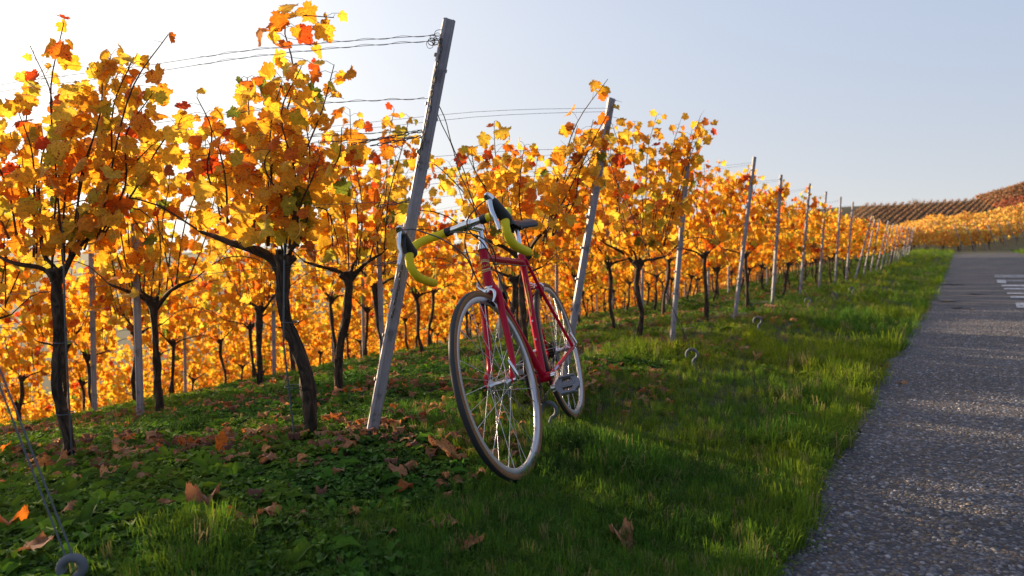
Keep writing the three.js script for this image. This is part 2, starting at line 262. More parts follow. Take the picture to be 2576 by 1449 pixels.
// one vine as data, x along its row away from the road, y up, z away from the camera
function vineData(seed, o = {}) {
  const R = rng(seed), head = o.head ?? rr(0.62, 0.72, R), lean = o.lean ?? rr(-0.08, 0.08, R), thick = o.thick ?? rr(0.016, 0.0235, R);
  const woods = [], shoots = [], leaves = [];
  const top = V(lean, head, 0), bend = o.bend ?? rr(-0.03, 0.03, R);
  woods.push(tube([V(0, -0.12, 0), V(bend * 0.5, 0.06, 0.01), V(bend + lean * 0.4, head * 0.4, rr(-0.02, 0.02, R)), V(lean * 0.8 - bend * 0.4, head * 0.75, 0), top, top.clone().add(V(0.0, 0.05, 0))],
    (t, a, l) => thick * (1 + 0.55 * Math.exp(-l / 0.11) + 0.5 * sstep(0.8, 0.94, t)) * (1 + 0.42 * noise(a * 1.5 + seed, l * 9) + 0.22 * noise(Math.cos(a) * 4 + seed, l * 30)) * (t > 0.985 ? 0.55 : 1) * (1 + 0.22 * sstep(0.78, 0.9, t) * noise(a * 2.2 + seed * 3, l * 16)), o.detail ? 14 : 6, o.detail ? 46 : 12));
  const arms = o.arms ?? [[rr(0.12, 0.3, R), rr(0.1, 0.22, R)], [-rr(0.1, 0.28, R), rr(0.08, 0.22, R)], [rr(-0.1, 0.1, R), rr(0.08, 0.16, R), 0.013]];
  for (const [dx, dy, th] of arms) {
    const e = top.clone().add(V(dx, dy, rr(-0.04, 0.04, R)));
    woods.push(tube([top.clone().add(V(0, -0.03, 0)), top.clone().add(V(dx * 0.22, dy * 0.1 + 0.03, 0.02)), top.clone().add(V(dx * 0.6, dy * 0.7, -0.01)), e], (t, a, l) => lerp(th ?? 0.017, 0.006, t) * (1 + 0.5 * noise(a * 1.2 + seed, l * 22)), o.detail ? 8 : 4, o.detail ? 12 : 5));
    woods.push(tube([e, e.clone().add(V(dx * 0.7, 0.13, 0.02)), e.clone().add(V(dx * 1.6, 0.12, 0.01)), e.clone().add(V(dx * 2.2, -0.02, 0.02))], [0.0045, 0.003, 0.0018], 4, 8));
  }
  for (let i = 0; i < 3; i++) woods.push(tube([top, top.clone().add(V(rr(-0.05, 0.05, R), rr(0.02, 0.07, R), rr(-0.04, 0.04, R)))], [0.022, 0.012], 6));
  const list = o.shoots ?? Array.from({ length: o.n ?? 11 }, (_, i, n = o.n ?? 11) => { const s = (i + 0.5) / n - 0.5; return [s * 0.9 + rr(-0.05, 0.05, R), s * 1.05 + rr(-0.15, 0.15, R), (o.height ?? 1.5) * rr(0.86, 1.1, R), 1]; });
  if (o.extra) list.push(...o.extra);
  const H = o.height ?? 1.5;
  for (const [sx, ex, h, dens, arch] of list) {
    const z0 = rr(-0.03, 0.03, R), z1 = rr(-0.13, 0.13, R), s0 = V(lean + sx * 0.55, head + 0.05 + Math.abs(sx) * 0.3, z0);
    const m1 = V(lerp(s0.x, ex, 0.35) + rr(-0.05, 0.05, R), lerp(s0.y, h, 0.4), lerp(z0, z1, 0.5) + rr(-0.04, 0.04, R)), m2 = V(lerp(s0.x, ex, 0.7) + rr(-0.05, 0.05, R), lerp(s0.y, h, 0.75), z1), e = V(ex, h, z1 + rr(-0.05, 0.05, R));
    const pts = [s0, m1, m2, e]; if (arch) pts.push(V(ex + arch[0], h + arch[1], z1));
    const curve = new THREE.CatmullRomCurve3(pts, false, 'centripetal'), L = curve.getLength(), N = Math.round(L / (o.step ?? 0.045)), gs = [tube(pts, [0.0048, 0.0036, 0.0018], o.detail ? 5 : 3, o.detail ? 12 : 5)];
    for (let i = 1; i <= N; i++) {
      const t = i / N, p = curve.getPoint(t * 0.995); if (R() > (dens ?? 1)) { if (o.detail && R() < 0.5) gs.push(tube([p, p.clone().add(V(rr(-0.05, 0.05, R), rr(-0.01, 0.05, R), rr(-0.03, 0.03, R)))], [0.0012, 0.0007], 3)); continue; }
      const reps = o.reps ?? (R() < (o.twin ?? 0.55) ? 2 : 1);
      for (let q = 0; q < reps; q++) {
        const d = V((i % 2 ? 1 : -1) * rr(0.2, 1, R) * (q ? -1 : 1), rr(-0.3, 0.6, R), rr(-1, 1, R)).normalize(), len = rr(0.04, 0.10, R) * (1 + 0.5 * q) * (t > 0.85 ? 0.6 : 1), b = p.clone().addScaledVector(d, len);
        if (o.detail) gs.push(tube([p, p.clone().addScaledVector(d, len * 0.5).add(V(0, 0.008, 0)), b], 0.0011, 3));
        const Y = d.clone().multiplyScalar(0.55).add(V(rr(-0.5, 0.5, R), -rr(0.25, 1.0, R), rr(-0.4, 0.4, R))).normalize(), Z = V(rr(-0.75, 0.75, R), rr(-0.1, 0.8, R), R() < 0.5 ? -1 : 1); Z.addScaledVector(Y, -Z.dot(Y)).normalize();
        const sc = rr(0.042, 0.088, R) * (o.leafScale ?? 1) * (t > 0.88 ? 0.72 : 1), hf = (b.y - head) / (H - head);
        leaves.push({ m: new THREE.Matrix4().makeBasis(V().crossVectors(Y, Z), Y, Z).scale(V(sc, sc, sc)).setPosition(b), hue: hueAt(hf, R), h: hf, t: Math.floor(R() * 3), g: Math.floor(R() * 6), b });
      }
    }
    shoots.push(merge(gs));
  }
  return { woods, shoots, leaves, head, lean };
}
function vineThing(d, label, group, single, limit = 300) {
  const t = thing('grapevine', label, 'grapevine', group);
  part('trunk', merge(d.woods), bark, t);
  if (single) {
    for (const s of d.shoots) part('shoot', s, caneMat, t);
    d.leaves.slice(0, limit).forEach((l) => { const m = part('leaf', LEAF[l.g], LM[l.hue][l.t], t); l.m.decompose(m.position, m.quaternion, m.scale); });
    const rest = d.leaves.slice(limit); if (rest.length) copies('foliage', LEAF[0], farLeafMat, rest.map((l) => l.m), t, rest.map((l) => rgb(...HUE[l.hue])));
  } else {
    part('shoots', merge(d.shoots), caneMat, t).userData.kind = 'stuff';
    copies('foliage', single === null ? LEAF[d.leaves.length % 3] : LEAF_FAR[d.leaves.length % 3], farLeafMat, d.leaves.map((l) => l.m), t, d.leaves.map((l) => { const c = HUE[l.hue]; return rgb(c[0], c[1], c[2]); }));
  }
  return t;
}
const ROW = V(-0.9925, 0, -0.122), ROW_TURN = Math.PI - 0.1224;
// ---------- trellis posts, wires and anchors ----------
const zincTex = tex(128, 512, (u, v) => { const n = tnoise(u * 8, v * 24, 8) * 0.4 + tnoise(u * 32, v * 64, 32) * 0.3 + tnoise(u * 4, v * 6, 2) * 0.3, k = 0.76 + 0.09 * n - (n < -0.5 ? 0.1 : 0); return [k, k * 0.985, k * 1.0]; }, 4, 1);
const zinc = new THREE.MeshStandardMaterial({ map: zincTex, bumpMap: zincTex, bumpScale: 0.001, color: rgb(0.6, 0.575, 0.61), roughness: 0.55, metalness: 0.1 });
const wireMat = std([0.16, 0.15, 0.15], 0.55, { metalness: 0.7 }), wireDark = std([0.1, 0.095, 0.095], 0.6, { metalness: 0.5 }), ropeMat = std([0.13, 0.14, 0.16], 0.75, { metalness: 0.2 });
const postBase = [[-700, 1500], [935, 1098], [1418, 955], [1690, 863], [1848, 803], [1942, 773], [2012, 743], [2060, 730], [2100, 718], [2128, 709]];
const postTop = [null, [1130, 50], [1538, 248], [1733, 358], [1898, 395], [1965, 440], [2037, 462], [2078, 482], [2115, 495], [2146, 508]];
const ROWS = 25, rowBase = [], rowTop = [];
for (let k = 0; k < ROWS; k++) {
  if (k === 0) { rowBase.push(onGround(-1.62, -1.40)); rowTop.push(V(-1.24, 1.66, -1.42)); continue; }
  let b, t;
  if (k < 10) { b = atHeight(...postBase[k], 0.112); b.y = groundY(b.x, b.z); t = atDepth(...postTop[k], -b.z - (k === 1 ? 0.12 : 0.05)); }
  else { const [x, z] = xz((k - 1) * 1.872 + rr(-0.06, 0.06), 0); b = onGround(x, z); t = b.clone().add(V(0.27 + rr(-0.08, 0.08), 1.56 + rr(-0.08, 0.05), 0.06)); }
  rowBase.push(b); rowTop.push(t);
}
function postGeo(len, w, d) {
  const c = 0.009, s = new THREE.Shape([[-w + c, -d], [w - c, -d], [w, -d + c], [w, d - c], [w - c, d], [0.012, d], [0.009, d - 0.007], [-0.009, d - 0.007], [-0.012, d], [-w + c, d], [-w, d - c], [-w, -d + c]].map(([x, y]) => new THREE.Vector2(x, y)));
  const g = new THREE.ExtrudeGeometry(s, { depth: len, bevelEnabled: true, bevelThickness: 0.002, bevelSize: 0.002, bevelSegments: 1 }); g.rotateX(-Math.PI / 2);
  return g;                                                            // stands along +y, grooved face towards -z
}
function aim(o, from, to) { o.quaternion.setFromUnitVectors(V(0, 1, 0), to.clone().sub(from).normalize()); }
const alongPost = (k, f) => rowBase[k].clone().lerp(rowTop[k], f);
const WIRE_F = [[0.967, 0.955], [0.823], [0.748, 0.735], [0.583], [0.437]];
for (let k = 0; k < ROWS; k++) {
  const b = rowBase[k], t = rowTop[k], len = b.distanceTo(t), near = k > 0 && k < 4;
  const lab = k === 0 ? 'grey metal end post left of the picture holding the ring anchor wires' : k === 1 ? 'tall leaning grey metal end post that the bicycle leans against' : k === 2 ? 'leaning grey end post behind the rear wheel with leaves at its top' : k === 3 ? 'leaning grey end post half hidden in leaves, third from the bicycle' : `slanted grey metal end post, ${ORD[k]} along the row ends from the bicycle`;
  const p = thing('end_post', lab, 'post', 'slanted end posts along the vineyard edge', b), pole = new THREE.Group();
  const m = part('pole', postGeo(len + 0.25, k === 1 ? 0.0205 : 0.019, 0.016), zinc, p); aim(m, b, t); m.position.copy(t.clone().sub(b).normalize().multiplyScalar(-0.25));
  m.quaternion.multiply(new THREE.Quaternion().setFromAxisAngle(V(0, 1, 0), Math.PI + (k === 1 ? 0.35 : 0.5)));
  if (k > 0 && k < 7) for (let i = 1; i < 9; i++) for (const s of [-1, 1]) {
    const g = new RoundedBoxGeometry(0.010, 0.014, 0.014, 1, 0.003), h = part('wire_hook', g, zinc, p); h.quaternion.copy(m.quaternion);
    h.position.copy(t).sub(b).multiplyScalar(i / 9 + (s > 0 ? 0.03 : 0)).add(V(s * 0.024, 0, 0.01).applyQuaternion(m.quaternion));
  }
  if (k === 1) {
    const links = (from, to, r) => { const n = Math.max(2, Math.round(from.distanceTo(to) / (r * 3.1))), d = to.clone().sub(from), gs = []; for (let i = 0; i < n; i++) { const g = new THREE.TorusGeometry(r, r * 0.26, 5, 10); g.scale(0.72, 1.35, 1); g.rotateY(i % 2 ? 1.35 : 0.25 + 0.5 * R0()); g.applyQuaternion(new THREE.Quaternion().setFromUnitVectors(V(0, 1, 0), d.clone().normalize())); g.translate(...from.clone().addScaledVector(d, (i + 0.5) / n).add(V(rr(-0.003, 0.003), 0, rr(0, 0.004))).toArray()); gs.push(g); } return merge(gs); };
    const q = (f, dx, dz = 0.026) => t.clone().sub(b).multiplyScalar(f).add(V(dx, 0, dz));
    for (const [f0, f1, dx] of [[0.955, 0.82, -0.008], [0.82, 0.70, -0.006], [0.72, 0.66, -0.012], [0.43, 0.30, 0.0]]) part('chain', links(q(f0, dx), q(f1, dx), 0.0085), wireDark, p);
    for (const [f, dL] of [[0.748, 0.28], [0.735, 0.2], [0.583, 0.12], [0.437, 0.1]]) part('chain', links(q(f, -0.02, 0), q(f, -0.02, 0).add(ROW.clone().multiplyScalar(dL)).add(V(0, -dL * 0.16, 0)), 0.0085), wireDark, p);
    const kn = []; for (let i = 0; i < 9; i++) { const c = q(0.955 + rr(-0.012, 0.012), -0.035 + rr(-0.02, 0.015), rr(-0.01, 0.03)), a = rr(0, 6), r = rr(0.008, 0.02), pts = []; for (let j = 0; j < 9; j++) pts.push(c.clone().add(V(Math.cos(a + j * 0.8) * r, Math.sin(a + j * 0.8) * r, rr(-0.01, 0.01)))); kn.push(tube(pts, 0.0011, 4, 24)); }
    part('wire_knot', merge(kn), wireDark, p);
  }
  // wires of the row, they follow the slope
  if (k < 11) {
    const w = thing('trellis_wires', k === 0 ? 'thin wires of the row left of the picture' : k === 1 ? 'thin twisted wires running left from the bicycle post' : `thin trellis wires running left from the ${ORD[k]} slanted post from the bicycle`, 'wires', 'trellis wires strung along the vine rows', b);
    WIRE_F.forEach((fs, i) => fs.forEach((f, j) => {
      const s = alongPost(k, f), pts = [], end = k < 3 ? 9 : 7;
      for (let L = 0; L <= end; L += 0.3) { const x = b.x + ROW.x * L, z = b.z + ROW.z * L, h = f * (1.64 - 0.02 * j), q = V(x, groundY(x, z, true) + h, z); const m = Math.min(1, L / 0.9); pts.push(L === 0 ? s.clone() : s.clone().addScaledVector(ROW, L).lerp(q, m).add(V(0, -0.012 * Math.sin(L * 2.4) + (k < 3 ? 0.004 * noise(L * 9, i) : 0), j * 0.03 * Math.min(1, L)))); }
      part('wire', tube(pts.map((q) => q.sub(b)), k < 3 ? 0.0011 : 0.0011, 4, k < 3 ? 60 : 24), wireMat, w);
      if (k === 1 && i < 3) { const tw = []; for (let L = 0.03; L < 0.75; L += 0.012) { const u = L / 0.3, a = Math.min(pts.length - 2, Math.floor(u)), c = pts[a].clone().lerp(pts[a + 1], u - a); tw.push(c.add(V(0, Math.sin(L * 60) * 0.004 + 0.002, Math.cos(L * 60) * 0.004))); } part('wire', tube(tw, 0.0009, 4), wireMat, w); }
    }));
  }
}
// ground anchors with their guy wires
const anchors = [[180, 1393, 1.42], [1370, 990, 0], [1730, 900, 0], [1895, 815, 0], [2022, 757, 0], [2088, 742, 0], [2132, 728, 0]];
anchors.forEach(([px, py, d], k) => {
  let g;
  if (k === 0) { const p = atDepth(px, py, d); g = onGround(p.x, p.z); } else { g = atHeight(px + 10, [0, 1075, 925, 835, 777, 757, 743][k], 0.09); g.y = groundY(g.x, g.z); }
  const a = thing('ground_anchor', ['thick twisted ring anchor in the foreground weeds with two guy wires', 'twisted hook anchor in the grass between the bicycle wheels', 'grey hook anchor in the grass right of the rear wheel', 'grey hook anchor in the grass, third from the bicycle', 'grey hook anchor on the verge, fourth from the bicycle', 'small grey hook anchor on the verge, fifth from the bicycle', 'tiny grey hook anchor on the verge, sixth from the bicycle'][k], 'anchor', 'hook anchors in the grass verge', g);
  const R = k === 0 ? 0.0215 : 0.034, th = k === 0 ? 0.0088 : 0.0085, pts = [], hy = k === 0 ? atDepth(px, py, d).y - g.y - R - th : 0.10;
  for (let i = 0; i <= 16; i++) { const q = -0.35 * Math.PI + i / 16 * 1.5 * Math.PI; pts.push(V(Math.cos(q) * R * -1 * -1, hy + Math.sin(q) * R, 0)); }
  const tail = [V(R * 0.6, hy - R * 1.4, 0.002), V(R * 0.9, hy - R * 2.4, 0.004), V(R * 1.0, -0.1, 0.004)], head = pts.map((p) => V(-p.x, p.y, p.z)).reverse();
  const path = [...pts.map((p) => V(p.x, p.y, p.z))].reverse(); path.push(V(R * 0.25, hy - R * 1.5, 0.003), V(R * 0.55, hy - R * 2.6, 0.004), V(R * 0.8, Math.min(-0.1, hy - R * 4), 0.004));
  part('eye', tube(path, (t, an, l) => th * (1 + 0.12 * Math.sin(an + l * 420) ** 2), 12, 90), ropeMat, a).rotation.y = k === 0 ? 0.25 : -0.3;
  const eye = V(0, hy + R * 0.5, 0);
  if (k < 7) for (const s of [-1, 1]) {
    const to = (k === 0 ? V(-1.31, 1.25, -1.43) : alongPost(k, 0.823)).sub(g), from = eye.clone().add(V(s * (k === 0 ? 0.008 : 0.003), 0, 0)); to.x += s * 0.006;
    const tw = []; for (let i = 0; i <= 40; i++) { const t = i / 40; tw.push(from.clone().lerp(to, t).add(k === 0 ? V(0, 0, 0) : V(Math.sin(t * 40 + s * 1.57) * 0.005, 0, Math.cos(t * 40 + s * 1.57) * 0.005))); }
    part('guy_wire', tube(tw, k === 0 ? 0.0021 : 0.002, 5), k === 0 ? ropeMat : wireDark, a);
  }
});
// upright line posts inside the rows
for (let k = 1; k < 13; k++) for (let j = 1; j < 4; j++) {
  const L = (k === 2 ? 2.62 : k === 3 ? 2.36 : k === 4 ? 5.15 : 2.45 + 0.3 * hash(k, 5)) + (k === 4 ? (j - 2) * 2.65 : (j - 1) * 2.65), x = rowBase[k].x + ROW.x * L, z = rowBase[k].z + ROW.z * L; if (x / -z < -0.85) continue;
  const p = thing('line_post', `upright grey metal post in the ${ORD[k]} vine row, ${ORD[j]} inward from the end post`, 'post', 'upright posts inside the vine rows', onGround(x, z));
  const m = part('pole', postGeo(1.85, 0.019, 0.014), zinc, p); m.position.y = -0.25; m.rotation.set(rr(-0.02, 0.02), Math.PI + rr(-0.3, 0.3), rr(-0.02, 0.02));
}

// ---------- the vine rows ----------
{
  const loc = (k, px) => { const X = (px - 1288) / 1717; return (rowBase[k].x + X * rowBase[k].z) / (0.9925 + 0.122 * X); };  // distance along row k seen at px
  const local = (k, L0, list) => list.map(([sx, px, py, dens, arch]) => { const L = loc(k, px), x = rowBase[k].x + ROW.x * L, z = rowBase[k].z + ROW.z * L, x0 = rowBase[k].x + ROW.x * L0, z0 = rowBase[k].z + ROW.z * L0; return [sx, L - L0, atDepth(px, py, -z).y - groundY(x0, z0, true), dens, arch]; });
  const put = (t, k, L, turn = 0) => { const x = rowBase[k].x + ROW.x * L, z = rowBase[k].z + ROW.z * L; t.position.copy(onGround(x, z)); t.rotation.y = ROW_TURN + turn; };
  const LA = loc(1, 757), LB = loc(1, 155);
  const A = vineData(101, { detail: true, head: 0.70, lean: 0.075, thick: 0.024, height: 1.75, twin: 0.6, step: 0.044, leafScale: 0.94, bend: -0.045, arms: [[0.36, 0.14, 0.026], [-0.07, 0.10, 0.018]],
    shoots: local(1, LA, [[0.1, 705, 30, 0.62, [-0.2, 0.0]], [0.15, 655, 150, 0.9], [-0.1, 850, 165, 0.95], [-0.05, 800, 190, 0.95], [0, 735, 215, 1], [0.2, 640, 200, 1], [0.3, 590, 290, 1], [0.42, 532, 255, 0.35], [-0.1, 862, 320, 1], [0.4, 545, 330, 1], [0.1, 690, 300, 1], [-0.05, 780, 300, 1], [0.45, 500, 370, 1], [0.25, 620, 340, 1], [0.0, 740, 350, 1], [-0.1, 830, 400, 0.9]]) });
  const ta = vineThing(A, 'thick dark grapevine nearest left of the leaning post, tall red-tipped shoots', 'grapevines of the row by the bicycle', true);
  put(ta, 1, LA);
  part('stake', tube([V(0.012, -0.1, -0.034), V(0.06, 0.4, -0.04), V(0.05, 0.9, -0.03)], 0.004, 6), stakeMat, ta);
  const B = vineData(202, { detail: true, head: 0.76, lean: 0.03, thick: 0.0225, height: 1.75, twin: 0.6, step: 0.044, leafScale: 0.94, bend: 0.012, arms: [[0.3, 0.1, 0.013], [-0.16, 0.16, 0.014], [0.06, 0.14, 0.012]],
    shoots: local(1, LB, [[-0.05, 218, 72, 0.8], [0.1, 65, 100, 0.5], [-0.15, 300, 135, 1], [-0.25, 385, 155, 1], [-0.4, 470, 100, 0.22], [-0.2, 335, 185, 1], [-0.35, 440, 250, 1], [0.05, 150, 190, 0.9], [0.2, 40, 190, 1], [0.3, -20, 225, 1], [0.4, -90, 220, 1], [-0.1, 250, 255, 1], [0.15, 100, 290, 1], [-0.42, 485, 300, 1], [-0.35, 420, 330, 1], [0.1, 30, 330, 1], [-0.2, 320, 320, 1], [0, 190, 300, 1]]) });
  const tb = vineThing(B, 'dark grapevine at the left edge, straight trunk tied to a thin stake', 'grapevines of the row by the bicycle', true); put(tb, 1, LB);
  part('stake', tube([V(-0.034, -0.1, -0.02), V(-0.03, 0.5, -0.028), V(-0.028, 1.0, -0.02)], 0.0038, 6), stakeMat, tb);
  for (const [g, h] of [[A, 0.22], [A, 0.48], [B, 0.2], [B, 0.5]]) { const host = g === A ? ta : tb, t = new THREE.TorusGeometry(0.034, 0.0022, 5, 14); t.rotateX(Math.PI / 2); t.translate(g === A ? 0.03 + h * 0.03 : 0, h, -0.01); part('tie', t, stakeMat, host); }
  // mid-sized vines, each leaf its own, in the second and third rows
  const near = { 2: [1310, 850, 390, -70], 3: [1605, 1285, 965, 645, 330] };
  const look = { 2: ['short grapevine whose dark trunk shows behind the bicycle seat tube', 'golden grapevine between the leaning post and the nearest thick vine, second row', 'golden grapevine with a dark trunk left of the nearest thick vine, second row', 'golden grapevine at the far left edge of the second row'], 3: ['golden grapevine beside the third slanted post from the bicycle', 'golden grapevine of the third row, second from its end post', 'golden grapevine of the third row, third from its end post', 'golden grapevine of the third row, fourth from its end post', 'golden grapevine of the third row, fifth from its end post'] };
  for (const k of [2, 3]) near[k].forEach((px, j) => {
    const d = vineData(300 + k * 20 + j, { detail: true, head: rr(0.6, 0.7), height: k === 2 ? [1.42, 1.62, 1.66, 1.6][j] : [1.66, 1.55, 1.6, 1.6, 1.6][j], n: 11, step: 0.052, twin: 0.45, extra: j === 0 ? local(k, loc(k, px), k === 2 ? [[-0.2, 1545, 255, 0.75], [-0.3, 1490, 300, 0.9], [-0.35, 1500, 350, 1], [-0.1, 1525, 205, 0.35]] : [[-0.3, 1735, 330, 1], [-0.2, 1700, 320, 1], [-0.35, 1752, 300, 0.8]]) : null });
    if (k === 2 && j === 0) d.leaves = d.leaves; const t = vineThing(d, look[k][j], `grapevines of the ${ORD[k]} row`, true); put(t, k, loc(k, px));
  });
  // creeping shoot on the second post
  const protos = [], mids = [];
  const place = (list, k, j, L, label, group, s) => { const q = list[Math.floor(hash(k * 31 + 7, j) * list.length)]; let t; if (!q.used) { q.used = true; t = q.t; } else { t = q.t.clone(); t.name = numbered('grapevine'); scene.add(t); } tag(t, label, null, group); put(t, k, L, (hash(j, k) < 0.5 ? Math.PI : 0) + 0.1 * (hash(j + 5, k) - 0.5)); t.scale.set(1, s, 1); return t; };
  for (let i = 0; i < 5; i++) mids.push({ t: vineThing(vineData(500 + i, { n: 12, height: 1.55, step: 0.05, leafScale: 1.06 }), 'grapevine', 'g', null) });
  for (let i = 0; i < 7; i++) protos.push({ t: vineThing(vineData(600 + i, { n: 11, height: 1.5, head: rr(0.45, 0.55), step: 0.055, leafScale: 1.22 }), 'grapevine', 'g', false) });
  const tone = ['golden', 'amber', 'yellow', 'orange-gold'];
  for (let k = 1; k < ROWS; k++) {
    const start = k === 1 ? 2 : near[k] ? near[k].length : 0, L0 = k === 1 ? 0.3 : near[k] ? loc(k, near[k][0]) : 0.24 + 0.1 * hash(k, 3);
    for (let j = start; j < 40; j++) {
      const L = L0 + 1.02 * j + 0.14 * (hash(j, k + 40) - 0.5), x = rowBase[k].x + ROW.x * L, z = rowBase[k].z + ROW.z * L;
      if (k === 1 ? j > 6 : k < 4 ? L > 7.5 : L > (k < 14 ? 26 : 13)) break; if (x / -z < -0.86 - (k < 4 ? 1 : 0.04)) break;
      const lab = k === 1 ? `grapevine of the bicycle row beyond the left edge, ${ORD[j + 1]} from the post` : k < 9 ? `${tone[Math.floor(hash(k, j + 9) * 4)]} grapevine, ${ORD[j + 1]} from the end post, in the ${ORD[k]} row` : `small distant golden grapevine, ${ORD[j + 1] ?? 'far'} inward along the ${ORD[k]} row from the bicycle`;
      place(k < 6 ? mids : protos, k, j, L, lab, `grapevines of the ${ORD[k]} row`, (0.94 + 0.14 * hash(j + 1, k + 2)));
    }
  }
}

// ---------- beyond the bend: yellow vineyard, brown hill, bare tree ----------
{
  const R = rng(55), clumpG = leafGeo(77, 0.4, 0.2, 0, false); clumpG.translate(0, -0.4, 0);
  const clumpM = phys([1, 1, 1], 1, { transmission: 0.45, thickness: 0, ...TWO });
  const postM = std([0.3, 0.26, 0.24], 0.8), trunkM = std([0.1, 0.075, 0.06], 0.95);
  const hues = [[0.9, 0.48, 0.06], [0.88, 0.38, 0.05], [0.95, 0.6, 0.08], [0.7, 0.52, 0.07], [0.8, 0.33, 0.05]];
  for (let i = 0; i < 15; i++) {
    const a = 58.4 + i * 1.9 + (i > 8 ? (i - 8) * 1.3 : 0), b1 = 2.6 + i * 0.75 + (i > 6 ? (i - 6) * 3.2 : 0), b0 = i < 3 ? -10 : -26;
    const [ox, oz] = xz(a, b1), t = thing('vine_row', `sunlit yellow vine row on the slope past the road bend, ${ORD[i + 1]} up from the road`, 'vine row', 'yellow vine rows beyond the road bend', onGround(ox, oz));
    const M = [], C = [], tr = [], n = Math.round((b1 - b0) * (i < 4 ? 130 : 75));
    for (let q = 0; q < n; q++) {
      const b = rr(b0, b1, R), [x, z] = xz(a + rr(-0.28, 0.28, R), b), top = 1.75 + 0.35 * noise(b * 0.9, i * 7) , y = groundY(x, z) + 0.45 + (top - 0.45) * Math.pow(R(), 0.8), s = rr(0.13, 0.24, R), c = pick(hues, R), k = rr(0.75, 1.15, R);
      M.push(new THREE.Matrix4().compose(V(x - ox, y - t.position.y, z - oz), new THREE.Quaternion().setFromEuler(new THREE.Euler(rr(-1, 1, R), R() * 6.3, rr(-3, 3, R))), V(s, s, s))); C.push(rgb(c[0] * k, c[1] * k, c[2] * k));
    }
    copies('foliage', clumpG, clumpM, M, t, C);
    for (let b = Math.max(b0, -8); b < b1; b += 1.05) { const [x, z] = xz(a, b + 0.2 * hash(i, b * 7 | 0)), g = onGround(x, z).sub(t.position); tr.push(tube([g.clone().add(V(0, -0.1, 0)), g.clone().add(V(rr(-0.06, 0.06, R), 0.8, 0))], 0.035, 5)); }
    part('trunks', merge(tr), trunkM, t).userData.kind = 'stuff';
    for (let b = b1, j = 0; b > b0 && j < 4; b -= 3.4, j++) { const [x, z] = xz(a, b), g = onGround(x, z).sub(t.position), e = j === 0; part('post', tube([g.clone().add(V(e ? 0.35 : 0, -0.1, 0.1)), g.clone().add(V(e ? -0.38 : 0, 1.9, e ? -0.1 : 0))], 0.045, 6), postM, t); }
  }
  { // the red vine by the right edge
    const p = atLand(2583, 628), t = thing('grapevine', 'small bright red vine at the right edge beyond the road bend', 'grapevine', null, p), M = [], C = [];
    for (let q = 0; q < 420; q++) { const s = rr(0.1, 0.19, R); M.push(new THREE.Matrix4().compose(V(rr(-0.55, 0.75, R) * (0.6 + 0.4 * R()), 0.5 + 1.6 * R(), rr(-0.5, 0.5, R)), new THREE.Quaternion().setFromEuler(new THREE.Euler(rr(-1, 1, R), R() * 6, rr(-3, 3, R))), V(s, s, s))); const k = rr(0.7, 1.2, R); C.push(rgb(0.62 * k, 0.07 * k, 0.02 * k)); }
    copies('foliage', clumpG, clumpM, M, t, C); part('trunk', tube([V(0, -0.1, 0), V(0.04, 0.5, 0), V(0, 1.2, 0)], [0.05, 0.03], 6), trunkM, t);
    const pp = atLand(2580, 630); const post = solo('end_post', tube([V(0, -0.2, 0), V(-0.75, 2.5, -0.1)], 0.05, 8), postM, 'dark wooden post slanting left in front of the red vine', 'post'); post.position.copy(pp);
  }
  // brown hill with striped rows
  const hx = (px, z) => (px - 1288) / 1717 * -z;
  const ridge = (px) => px < 2223 ? lerp(-2, 17.4, sstep(1200, 2223, px)) : px < 2437 ? 17.4 + 1.9 * (px - 2223) / 214 : 19.3 + 6.3 * Math.pow((px - 2437) / 139, 1.08);
  const hillY = (px, d) => { const s = (d - 190) / 72, r = ridge(px); return d < 262 ? lerp(Math.min(2, r), r, Math.pow(clamp(s, 0, 1), 0.9)) : r + 2 * sstep(262, 320, d) - 0.12 * Math.max(0, d - 320); };
  const pos = [], uv = [], idx = [], NX = 60, ND = 40;
  for (let j = 0; j <= ND; j++) for (let i = 0; i <= NX; i++) { const px = 1200 + i / NX * 2100, d = 140 + j / ND * 330, y = hillY(Math.min(px, 2850), d) - (j === 0 ? 12 : 0); pos.push(hx(px, -d), y, -d); uv.push(hx(px, -d) / 12, d / 12); }
  for (let j = 0; j < ND; j++) for (let i = 0; i < NX; i++) { const a = j * (NX + 1) + i, b = a + NX + 1; idx.push(a, a + 1, b, a + 1, b + 1, b); }
  const hillTex = tex(256, 256, (u, v) => { const n = tnoise(u * 8, v * 8, 8) * 0.5 + tnoise(u * 40, v * 40, 40) * 0.5, k = 1 + 0.25 * n; return [0.5 * k, 0.36 * k, 0.22 * k]; });
  solo('hill', meshOf(pos, uv, idx), new THREE.MeshStandardMaterial({ map: hillTex, roughness: 1, color: rgb(0.22, 0.32, 0.22) }), null, null, null, 'structure');
  const brown = [[0.36, 0.15, 0.05], [0.30, 0.12, 0.04], [0.40, 0.2, 0.06], [0.27, 0.16, 0.05]], red = [[0.45, 0.09, 0.03], [0.5, 0.13, 0.04], [0.42, 0.16, 0.05]];
